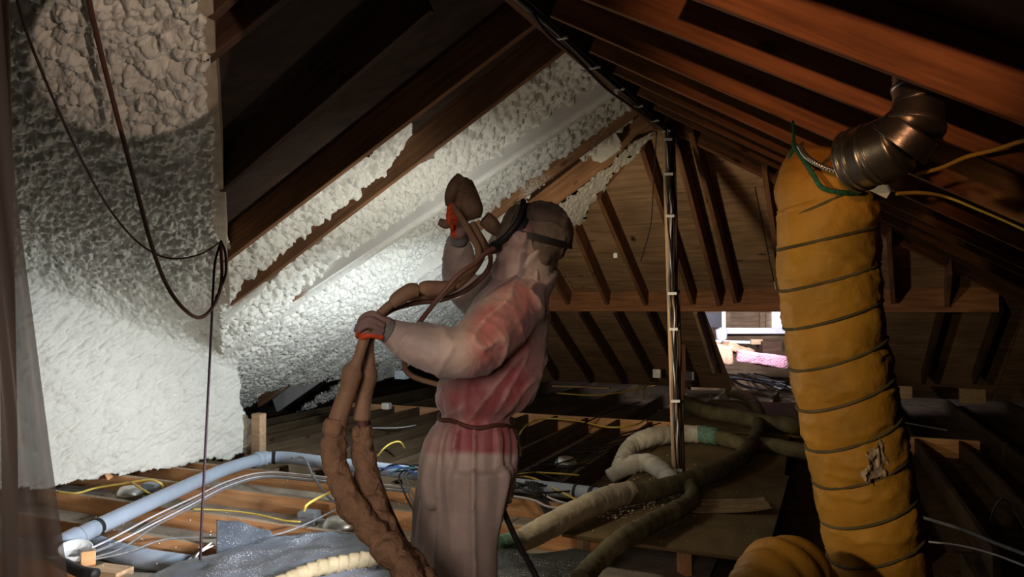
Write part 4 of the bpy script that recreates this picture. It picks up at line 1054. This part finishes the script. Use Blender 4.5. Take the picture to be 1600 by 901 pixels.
# hood / head
hc = P(842, 363, 2.5)
face = Vector((-.74, -.10, .62)).normalized()
def egg(name, c, ax, rads, mat, seed, amp=.006, seg=40, lab=None, cut=None):
    bm = bmesh.new(); bmesh.ops.create_uvsphere(bm, u_segments=seg, v_segments=seg // 2, radius=1)
    z = ax.normalized(); x = Vector((0, 1, 0)).cross(z).normalized(); y = z.cross(x)
    M = Matrix((x, y, z)).transposed().to_4x4(); M.translation = c
    for v in bm.verts: v.co = M @ Vector((v.co.x * rads[0], v.co.y * rads[1], v.co.z * rads[2]))
    me = bpy.data.meshes.new(name); bm.to_mesh(me); bm.free()
    cc = np.array([tuple(v.co) for v in me.vertices]); nn = ridged(cc * 9, seed, 3, 3)
    for i, v in enumerate(me.vertices):
        v.co += (Vector(v.co) - c).normalized() * float(nn[i]) * amp
    me.polygons.foreach_set('use_smooth', [True] * len(me.polygons))
    return me
# hood: head ellipsoid joined smoothly with the throat
bm = bmesh.new()
bmesh.ops.create_uvsphere(bm, u_segments=32, v_segments=20, radius=1, matrix=Matrix.Translation(hc) @ Matrix.Diagonal((.112, .098, .106, 1)))
bmesh.ops.create_uvsphere(bm, u_segments=32, v_segments=20, radius=1, matrix=Matrix.Translation(P(818, 362, 2.5)) @ Matrix.Diagonal((.082, .088, .098, 1)))
capsule_bm(bm, [P(835, 385, 2.5), P(838, 412, 2.52), P(832, 428, 2.54)], [.095, .072, .074], 20)
hm = remesh(bm, 'hood', .007, 8)
hv = np.empty(len(hm.vertices) * 3); hm.vertices.foreach_get('co', hv); hv = hv.reshape(-1, 3)
hn = np.empty(len(hm.vertices) * 3); hm.vertices.foreach_get('normal', hn); hn = hn.reshape(-1, 3)
hv = hv + hn * (.010 * ridged(hv * np.array([8, 12, 14]), 81, 3, 4) + .006 * (fbm(hv * 16, 3, 82) - .5))[:, None]
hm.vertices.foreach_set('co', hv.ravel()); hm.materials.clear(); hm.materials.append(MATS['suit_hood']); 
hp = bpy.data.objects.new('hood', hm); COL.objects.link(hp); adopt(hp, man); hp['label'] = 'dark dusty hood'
# pale cheek and collar cloth in front of the dark back half
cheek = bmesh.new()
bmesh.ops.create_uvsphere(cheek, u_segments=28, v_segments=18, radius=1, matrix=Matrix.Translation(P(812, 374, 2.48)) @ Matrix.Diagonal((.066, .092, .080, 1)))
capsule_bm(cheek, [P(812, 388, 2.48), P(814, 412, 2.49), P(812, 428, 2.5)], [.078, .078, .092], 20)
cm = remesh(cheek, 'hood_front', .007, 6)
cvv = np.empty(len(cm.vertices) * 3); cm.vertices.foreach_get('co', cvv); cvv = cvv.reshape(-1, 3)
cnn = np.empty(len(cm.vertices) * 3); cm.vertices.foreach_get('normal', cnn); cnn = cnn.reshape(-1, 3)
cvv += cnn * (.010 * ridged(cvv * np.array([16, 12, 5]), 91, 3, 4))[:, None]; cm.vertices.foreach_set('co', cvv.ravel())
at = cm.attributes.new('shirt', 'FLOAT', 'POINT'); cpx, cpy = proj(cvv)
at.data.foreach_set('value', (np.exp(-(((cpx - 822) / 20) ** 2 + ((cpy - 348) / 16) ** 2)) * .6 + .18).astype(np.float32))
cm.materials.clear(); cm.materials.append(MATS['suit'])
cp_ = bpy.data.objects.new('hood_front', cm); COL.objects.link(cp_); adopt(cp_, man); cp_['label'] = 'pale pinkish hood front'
# respirator: rim, visor, filter, strap
top = P(822, 318, 2.47); botm = P(770, 392, 2.46)
ctr = (top + botm) / 2; axv = (top - botm); hl_ = axv.length / 2; axv.normalize()
side = Vector((.0, 1, 0)); side = (side - axv * side.dot(axv)).normalized(); fwd = side.cross(axv).normalized()
if fwd.x > 0: fwd = -fwd
rim = []
for t in np.linspace(0, 2 * math.pi, 25):
    rim.append(ctr + axv * hl_ * math.cos(t) + side * .085 * math.sin(t) + fwd * (.012 - .03 * math.sin(t) ** 2))
tube('respirator_rim', rim, .0105, 'rubber_black', 10, n=3, parent=man)
bm = bmesh.new(); rings = []
for i, (k_, off) in enumerate(((1, 0), (.95, .012), (.8, .022), (.5, .03), (.2, .033))):
    rings.append([bm.verts.new(ctr + axv * hl_ * k_ * math.cos(t) + side * .085 * k_ * math.sin(t) + fwd * (off + (.012 - .03 * math.sin(t) ** 2) * k_)) for t in np.linspace(0, 2 * math.pi, 28, endpoint=False)])
for i in range(4):
    for j in range(28): bm.faces.new((rings[i][j], rings[i][(j + 1) % 28], rings[i + 1][(j + 1) % 28], rings[i + 1][j]))
bm.faces.new(rings[-1])
me = bpy.data.meshes.new('visor'); bm.to_mesh(me); bm.free(); me.polygons.foreach_set('use_smooth', [True] * len(me.polygons))
adopt(link('visor', me, 'visor', label='smoky visor'), man)
tube('face_seal', [ctr - fwd * .05 + axv * .01, ctr - fwd * .0], [.074, .078], 'rubber_black', 24, parent=man)
# the face behind the visor
fm = egg('face', ctr - fwd * .03, axv, (.062, .07, .085), 'card', 3, 0, 24)
fb_ = link('face', fm, 'face' if 'face' in MATS else 'glove_dusty'); adopt(fb_, man)
tube('filter_cartridge', [P(778, 362, 2.44), P(768, 351, 2.42), P(757, 341, 2.41)], [.020, .027, .025], 'gun_wrap', 20, parent=man, label='round brown filter cartridge')
tube('valve', [P(776, 384, 2.43), P(766, 390, 2.41)], [.022, .018], 'rubber_black', 16, parent=man)
strap = [P(797, 360, 2.408), P(812, 364, 2.394), P(835, 370, 2.388), P(860, 377, 2.40), P(882, 382, 2.44), P(893, 384, 2.50), P(884, 380, 2.57), P(850, 372, 2.615), P(810, 362, 2.60)]
def flat_strap(name, pts, w_, mat, parent, up=Vector((0, 0, 1)), th=.004, lab=None):
    path = catmull([tuple(p) for p in pts], 8); T = np.gradient(path, axis=0); T /= np.linalg.norm(T, axis=1)[:, None]
    u_ = np.array(up); bm_v = []; fs = []
    for i, (c, t_) in enumerate(zip(path, T)):
        b_ = u_ - t_ * u_.dot(t_); b_ /= np.linalg.norm(b_); n_ = np.cross(t_, b_)
        for sx, sy in ((-1, -1), (1, -1), (1, 1), (-1, 1)): bm_v.append(c + b_ * sx * w_ / 2 + n_ * sy * th / 2)
    for i in range(len(path) - 1):
        for k_ in range(4): fs.append((i * 4 + k_, i * 4 + (k_ + 1) % 4, i * 4 + 4 + (k_ + 1) % 4, i * 4 + 4 + k_))
    fs += [(3, 2, 1, 0), tuple(len(bm_v) - 4 + k_ for k_ in range(4))]
    return adopt(link(name, mesh_np(name, bm_v, fs, False), mat, label=lab), parent)
flat_strap('head_strap', strap, .022, 'rubber_black', man, th=.006)
box('strap_buckle', P(805, 361, 2.398), (.018, .006, .026), 'rubber_black', (0, .3, 0), man, .001)
# belt cord
bp_ = [];
for t in np.linspace(0, 2 * math.pi, 29):
    c = (P(690, 650, YB) + P(799, 650, YB)) / 2
    bp_.append(c + Vector((math.cos(t) * .129, math.sin(t) * .150, -.010 - .012 * math.cos(t) + .006 * math.sin(5 * t))))
tube('waist_cord', bp_, .0075, 'cable_brown', 10, n=3, parent=man)
# hands
def hand(name, palm_pts, palm_r, fingers, thumb, back, lab):
    bm = bmesh.new()
    capsule_bm(bm, palm_pts[0], palm_r, 16); capsule_bm(bm, palm_pts[1], palm_r, 16)
    for fl, r_ in fingers: capsule_bm(bm, fl, [r_, r_ * .96, r_ * .9, r_ * .8][:len(fl)], 12)
    capsule_bm(bm, thumb[0], [thumb[1], thumb[1] * .92, thumb[1] * .8], 12)
    me = remesh(bm, name, .0026, 1)
    me.materials.clear(); me.materials.append(MATS['glove_dusty']); me.materials.append(MATS['glove_orange'])
    for p in me.polygons:
        if back(p.center): p.material_index = 1
    o = bpy.data.objects.new(name, me); COL.objects.link(o); adopt(o, man); o['label'] = lab
    return o
# lowered hand: palm to the viewer side, fingers curl over the hoses from above and close below
Y0 = 2.215
fing = []
for i, (x0, y0) in enumerate(((589, 495), (580, 498), (572, 504), (568, 512))):
    pass
fing = [([P(598, 500, 2.20), P(582, 490, 2.185), P(567, 496, 2.19), P(561, 507, 2.215)], .0108),
        ([P(597, 508, 2.185), P(578, 499, 2.165), P(563, 506, 2.17), P(557, 516, 2.20)], .0112),
        ([P(596, 516, 2.18), P(577, 508, 2.16), P(563, 514, 2.165), P(559, 525, 2.20)], .0108),
        ([P(595, 526, 2.185), P(580, 523, 2.165), P(567, 527, 2.17), P(566, 534, 2.20)], .0100)]
hand('glove', ([P(604, 505, 2.215), P(590, 503, 2.20)], [P(604, 518, 2.215), P(590, 518, 2.20)]), [.021, .022], fing,
     ([P(603, 506, 2.24), P(590, 494, 2.255), P(574, 500, 2.26)], .0145), lambda c: (lambda q: q[1][0] > 519 - (q[0][0] - 560) * -.12 + 0)(proj(np.array(c))), 'dusty work glove with orange palm, gripping the hoses')
tube('glove_cuff', [P(597, 512, 2.215), P(607, 517, 2.225)], [.033, .038], 'rubber_black', 20, parent=man, label='grey glove cuff').data.materials[0] = MATS['cable_grey']
# raised hand around the gun handle
fing = [([P(724, 330, 2.545), P(712, 322, 2.515), P(703, 324, 2.50), P(702, 332, 2.50)], .0115),
        ([P(724, 338, 2.545), P(711, 331, 2.505), P(702, 333, 2.49), P(701, 341, 2.495)], .0120),
        ([P(723, 346, 2.545), P(711, 340, 2.505), P(702, 342, 2.49), P(702, 350, 2.495)], .0115),
        ([P(722, 354, 2.55), P(712, 348, 2.515), P(705, 350, 2.50), P(706, 356, 2.505)], .0105)]
hand('glove', ([P(718, 364, 2.56), P(724, 336, 2.56)], [P(714, 364, 2.56), P(714, 340, 2.56)]), [.024, .022], fing,
     ([P(722, 352, 2.58), P(712, 330, 2.60), P(706, 316, 2.575)], .0135), lambda c: (lambda q: q[0][0] < 717 - (q[1][0] - 330) * .12)(proj(np.array(c))), 'raised work glove with orange fingers around the spray gun')
tube('glove_cuff', [P(717, 360, 2.57), P(717, 378, 2.60)], [.030, .032], 'cable_grey', 20, parent=man, label='dark glove cuff')
# boots
for (bx_, by_, Y_) in ((690, 1105, YB + .09), (727, 1112, YB - .09)):
    bm = bmesh.new(); c = P(bx_, by_, Y_); c.z = .07
    capsule_bm(bm, [c + Vector((.05, 0, -.01)), c + Vector((-.06, 0, -.02)), c + Vector((-.15, -.01, -.03))], [.062, .055, .042], 18)
    capsule_bm(bm, [c + Vector((.03, 0, 0)), c + Vector((.03, 0, .12))], [.058, .055], 18)
    me = remesh(bm, 'boot', .01, 3); me.materials.clear(); me.materials.append(MATS['boot'])
    o = bpy.data.objects.new('boot', me); COL.objects.link(o); adopt(o, man)

# ================================================================== YELLOW DUCT
TILT = .24
def ductfn(pitch, seed, wr=.05):
    def fn(S, TH, pos):
        q3 = pos.reshape(S.shape + (3,)); dxx = q3[..., 0] - q3[..., 0].mean(axis=1, keepdims=True)
        ph = ((S + TILT * dxx) % pitch) / pitch
        rib = .045 * np.exp(-((ph - .5) * pitch / .012) ** 2 * 0) * 0
        bulge = .055 * np.sin(np.pi * ph) ** .7
        n1 = ridged(pos * np.array([7, 7, 7]), seed, 3, 4).reshape(S.shape)
        n2 = (fbm(pos * 16, 3, seed + 1) - .5).reshape(S.shape)
        return .96 + bulge + wr * n1 + .03 * n2
    return fn
YD = 3.0
yd = empty('ventilation_duct', P(1290, 260, YD), 'tall yellow fabric ventilation duct hanging from the roof by green rope', 'duct')
dpts = [P(1243, 232, YD), P(1252, 248, YD), P(1268, 275, YD), P(1290, 315, YD), P(1293, 400, YD), P(1301, 500, YD), P(1317, 600, YD), P(1338, 700, YD), P(1358, 800, YD), P(1372, 880, YD), P(1385, 960, YD), P(1392, 1000, YD)]
drad = [.03, .095, .17, .192, .193, .192, .192, .190, .188, .186, .186, .18]
pth = catmull([tuple(p) + (r,) for p, r in zip(dpts, drad)], 12); pth, s_ = resample(pth, .01)
tube('duct_cloth', dpts, drad, 'duct_yellow', 72, step=.008, n=12, fn=ductfn(.157, 101), parent=yd)
# wire hoops
T = np.gradient(pth[:, :3], axis=0); T /= np.linalg.norm(T, axis=1)[:, None]
sl = .384 - .192 + .192
k_ = 1
while k_ * .157 < s_[-1]:
    i = int(np.argmin(abs(s_ - k_ * .157))); c = Vector(pth[i, :3]); t_ = Vector(T[i]) + Vector((TILT, 0, 0)); t_.normalize()
    a_ = t_.cross(Vector((0, 1, 0))).normalized(); b_ = t_.cross(a_); a_ = a_ * math.sqrt(1 + TILT ** 2); r_ = pth[i, 3] * .995
    if r_ > .1:
        tube('wire_hoop', [c + a_ * r_ * math.cos(x) + b_ * r_ * math.sin(x) for x in np.linspace(0, 2 * math.pi, 33)], .0065, 'wrap_dark', 8, n=2, parent=yd)
    k_ += 1
# torn patch of dried foam on its right flank
def dpatch(a0, a1, z0, z1):
    pass
xs = np.arange(1338, 1408, 1.2); ys = np.arange(640, 762, 1.2); X, Y = np.meshgrid(xs, ys, indexing='ij')
axx = np.interp(Y, [600, 700, 800], [1317, 1338, 1358]); r_px = 74.0
dx_ = np.clip((X - axx) / r_px, -.97, .97); Yd_ = YD - .20 * np.sqrt(1 - dx_ ** 2)
D = np.array([tuple(P(a, b, y)) for a, b, y in zip(X.ravel(), Y.ravel(), Yd_.ravel())])
nn = fbm(D * 14, 3, 5)
pm = inpoly(X.ravel() + (nn - .5) * 22, Y.ravel() + (nn - .5) * 30, [(1345, 705), (1362, 690), (1385, 668), (1396, 655), (1402, 690), (1404, 735), (1380, 748), (1350, 756), (1342, 742), (1358, 728)]).reshape(X.shape)
D[:, 1] -= .012 + .014 * ridged(D * 22, 8, 3, 2)
v, f = compact(D, grid_faces(pm))
simple('duct_torn', (.55, .43, .34), .7, var=.5, scale=22, bump=.8, bscale=40)
adopt(link('torn_patch', mesh_np('torn_patch', v, f), 'duct_torn', label='torn patch crusted with dried foam'), yd)
# rope at its neck
tube('green_rope', [P(1243, 225, 2.98), P(1236, 240, 2.97), P(1235, 252, 2.97)], .009, 'rope_green', 8, label='short green rope end at the neck of the yellow duct', cat='rope')
tube('green_rope', [P(1240, 222, 2.98), P(1243, 232, 2.94), P(1256, 250, 2.84), P(1272, 275, 2.78), P(1285, 293, 2.76), P(1310, 300, 2.76), P(1345, 302, 2.8)], .0095, 'rope_green', 8, label='long green rope slung round the neck of the yellow duct', cat='rope')
tube('tie_rope', [P(1241, 228, 2.98), P(1240, 214, 3.05), P(1239, 190, 3.3)], .006, 'rope_green', 8, label='green cord tying the yellow duct to the rafter', cat='rope')
# coiled lower end of another run
def pleatfn(seed):
    def fn(S, TH, pos):
        return 1 + .10 * np.abs(np.sin(S * 62 + 4 * (fbm(pos * 6, 2, seed).reshape(S.shape)) + TH * .5)) + .12 * (fbm(pos * 9, 3, seed).reshape(S.shape) - .5)
    return fn
cd = empty('coiled_duct', P(1225, 900, 2.75), 'crumpled yellow fabric duct curled on the floor beside the hanging duct', 'duct')
tube('duct_cloth', [P(1268, 1050, 2.68), P(1262, 960, 2.66), P(1234, 906, 2.6), P(1200, 945, 2.52), P(1185, 1050, 2.48)], [.125, .13, .14, .135, .13], 'duct_yellow', 64, step=.007, fn=pleatfn(120), parent=cd)

# ================================================================== METAL FLUE ELBOW
fl = empty('flue_elbow', P(1400, 220, 2.75), 'segmented galvanised metal duct elbow under the right roof slope', 'duct')
YE = 2.35
ep = [P(1430, 95, YE + .04), P(1432, 138, YE + .02), P(1436, 165, YE), P(1428, 198, YE - .01), P(1404, 224, YE + .02), P(1368, 240, YE + .08), P(1334, 252, YE + .15)]
segs = [(0, 1), (1, 2), (2, 3), (3, 4), (4, 5), (5, 6)]
rad_ = [.070, .072, .078, .090, .102, .106, .106]
for a, b_ in segs:
    tube('duct_gore', [ep[a], ep[b_]], [rad_[a], rad_[b_] * .98], 'galvanised', 32, parent=fl)
    d_ = (ep[b_] - ep[a]).normalized()
    tube('duct_seam', [ep[b_] - d_ * .006, ep[b_] + d_ * .006], rad_[b_] + .004, 'galvanised', 32, parent=fl)
tube('duct_seam', [ep[5] * .35 + ep[6] * .65 - d_ * .004, ep[5] * .35 + ep[6] * .65 + d_ * .004], .111, 'galvanised', 32, parent=fl)
# conduit, card, yellow lines
def spiral(S, TH, pos): return 1 + .18 * np.sin(S * 2 * np.pi / .012)
tube('flexible_conduit', [P(1249, 228, 2.9), P(1262, 246, 2.78), P(1290, 262, 2.7), P(1338, 276, 2.66)], .0095, 'metal_band', 12, step=.002, fn=spiral, label='ribbed metal conduit from the duct neck to the flue', cat='conduit')
bq = bmesh.new()
pts = [P(1340, 288, 2.66), P(1372, 281, 2.66), P(1396, 292, 2.66), P(1385, 310, 2.66)]
vs = [bq.verts.new(p) for p in pts] + [bq.verts.new(p + Vector((0, .012, .004))) for p in pts]
bq.faces.new(vs[:4]); bq.faces.new(vs[:3:-1])
for i in range(4): bq.faces.new((vs[i], vs[(i + 1) % 4], vs[4 + (i + 1) % 4], vs[4 + i]))
bmesh.ops.recalc_face_normals(bq, faces=bq.faces)
me = bpy.data.meshes.new('tag'); bq.to_mesh(me); bq.free()
link('white_card', me, 'white_plastic', label='blank white card hanging below the metal elbow', cat='card')
wire('yellow_hose', [P(1432, 272, 2.8), P(1470, 262, 2.7), P(1510, 245, 2.6), P(1560, 232, 2.5), P(1640, 205, 2.3)], .0085, 'cable_yellow', 'yellow line leaving the frame beside the metal elbow')
wire('yellow_hose', [P(1400, 302, 2.8), P(1440, 301, 2.8), P(1480, 308, 2.8), P(1530, 328, 2.8), P(1570, 345, 2.8), P(1620, 368, 2.8)], [.008, .008, .006, .005, .005, .005], 'cable_yellow', 'yellow line with a small valve right of the white card')

# ================================================================== PLASTIC SHEET on the left
gx, gy = np.meshgrid(np.linspace(0, 1, 26), np.linspace(0, 1, 60), indexing='ij')
pos = []
for a, b_ in zip(gx.ravel(), gy.ravel()):
    yy = -120 + b_ * 1240
    xr = np.interp(yy, [-120, 0, 300, 500, 700, 901, 1100], [-2, 2, 25, 52, 78, 106, 128]); xl = -260
    pos.append(tuple(P(xr + (xl - xr) * a, yy, 1.85 + .03 * math.sin(a * 17 + b_ * 2) + .02 * math.sin(a * 41))))
o = link('plastic_sheet', mesh_np('plastic_sheet', pos, grid_faces(np.ones(gx.shape, bool)).tolist()), 'plastic_film', label='translucent plastic sheet hanging along the left edge of the view', cat='sheet')
tube('sheet_batten', [P(2, -60, 1.95), P(8, 300, 1.95), P(14, 640, 1.95), P(18, 1000, 1.95)], .018, 'foam_tan', 10, label='brown batten behind the plastic sheet', cat='batten')

# ================================================================== far small things in the dark
def ledge(px_, py_, Y_, size, mat, label, name='wood_block', cat='wood block'):
    return box(name, P(px_, py_, Y_), size, mat, -.4, None, .004, label=label, cat=cat)
ledge(888, 577, 11.8, (.5, .05, .12), 'pale_wood', 'pale board behind the far rafter feet, left one')
ledge(938, 578, 11.6, (.4, .05, .12), 'pale_wood', 'pale board behind the far rafter feet, right one')
ledge(1027, 583, 10.5, (.11, .1, .12), 'tin', 'small shiny electrical box left of the central post', 'junction_box', 'electrical box')
ledge(1078, 587, 10.5, (.12, .1, .12), 'white_plastic', 'small white electrical box right of the short orange post', 'junction_box', 'electrical box')
ledge(628, 585, 8.0, (.13, .1, .09), 'box_grey', 'small grey box under the foam edge left of the worker', 'junction_box', 'electrical box')
ledge(604, 634, 7.4, (.08, .07, .06), 'tin', 'small tin box on the far header left of the worker', 'junction_box', 'electrical box')
ledge(962, 399, 7.2, (.04, .03, .05), 'white_plastic', 'tiny white bracket fixed to the plywood left of the central post', 'bracket', 'bracket')
ledge(1408, 612, 8.5, (.22, .1, .14), 'pale_wood', 'pale block glimpsed right of the yellow duct')
ledge(1519, 618, 8.0, (.24, .1, .16), 'card', 'brown lump on the dark floor far to the right')

# crumbs of old insulation
cr_ = random.Random(9); vs_, fs_ = [], []
def crumb(p, r):
    b0 = len(vs_)
    for dx, dy, dz in ((1, 0, 0), (-1, 0, 0), (0, 1, 0), (0, -1, 0), (0, 0, 1), (0, 0, -.4)):
        s2 = r * cr_.uniform(.5, 1.2); vs_.append((p.x + dx * s2, p.y + dy * s2, p.z + dz * s2))
    for t_ in ((0, 2, 4), (2, 1, 4), (1, 3, 4), (3, 0, 4), (2, 0, 5), (1, 2, 5), (3, 1, 5), (0, 3, 5)): fs_.append(tuple(b0 + i for i in t_))
for i in range(420):
    x_c, y_c = cr_.choice(((960, 795, 1), (1000, 730, 1), (1040, 745, 1), (1075, 630, 1), (930, 800, 1), (1040, 790, 1)))[:2]
    crumb(G(x_c + cr_.gauss(0, 22), y_c + cr_.gauss(0, 9), .055), cr_.uniform(.004, .014))
for i in range(260):
    crumb(G(cr_.uniform(960, 1200), cr_.uniform(690, 850), .05), cr_.uniform(.002, .006))
link('insulation_crumbs', mesh_np('crumbs', vs_, fs_, False), 'crumb', label='crumbs of old insulation scattered on the walkway', cat='debris', kind='stuff')
vs_, fs_ = [], []
for i in range(500):
    crumb(UV(cr_.uniform(3.0, 5.0), cr_.uniform(-5.4, -2.0), -.19), cr_.uniform(.006, .03))
link('floor_debris', mesh_np('debris', vs_, fs_, False), 'insulation_dust', label='dusty debris in the bays between the joists', cat='debris', kind='stuff')
vs_, fs_ = [], []
for i in range(150):
    crumb(G(cr_.uniform(110, 660), cr_.uniform(700, 890), cr_.uniform(.02, .1)), cr_.uniform(.002, .0055))
link('foam_flecks', mesh_np('flecks', vs_, fs_, False), 'white_plastic', label='white foam flecks fallen on pipe, joists and membrane', cat='debris', kind='stuff')
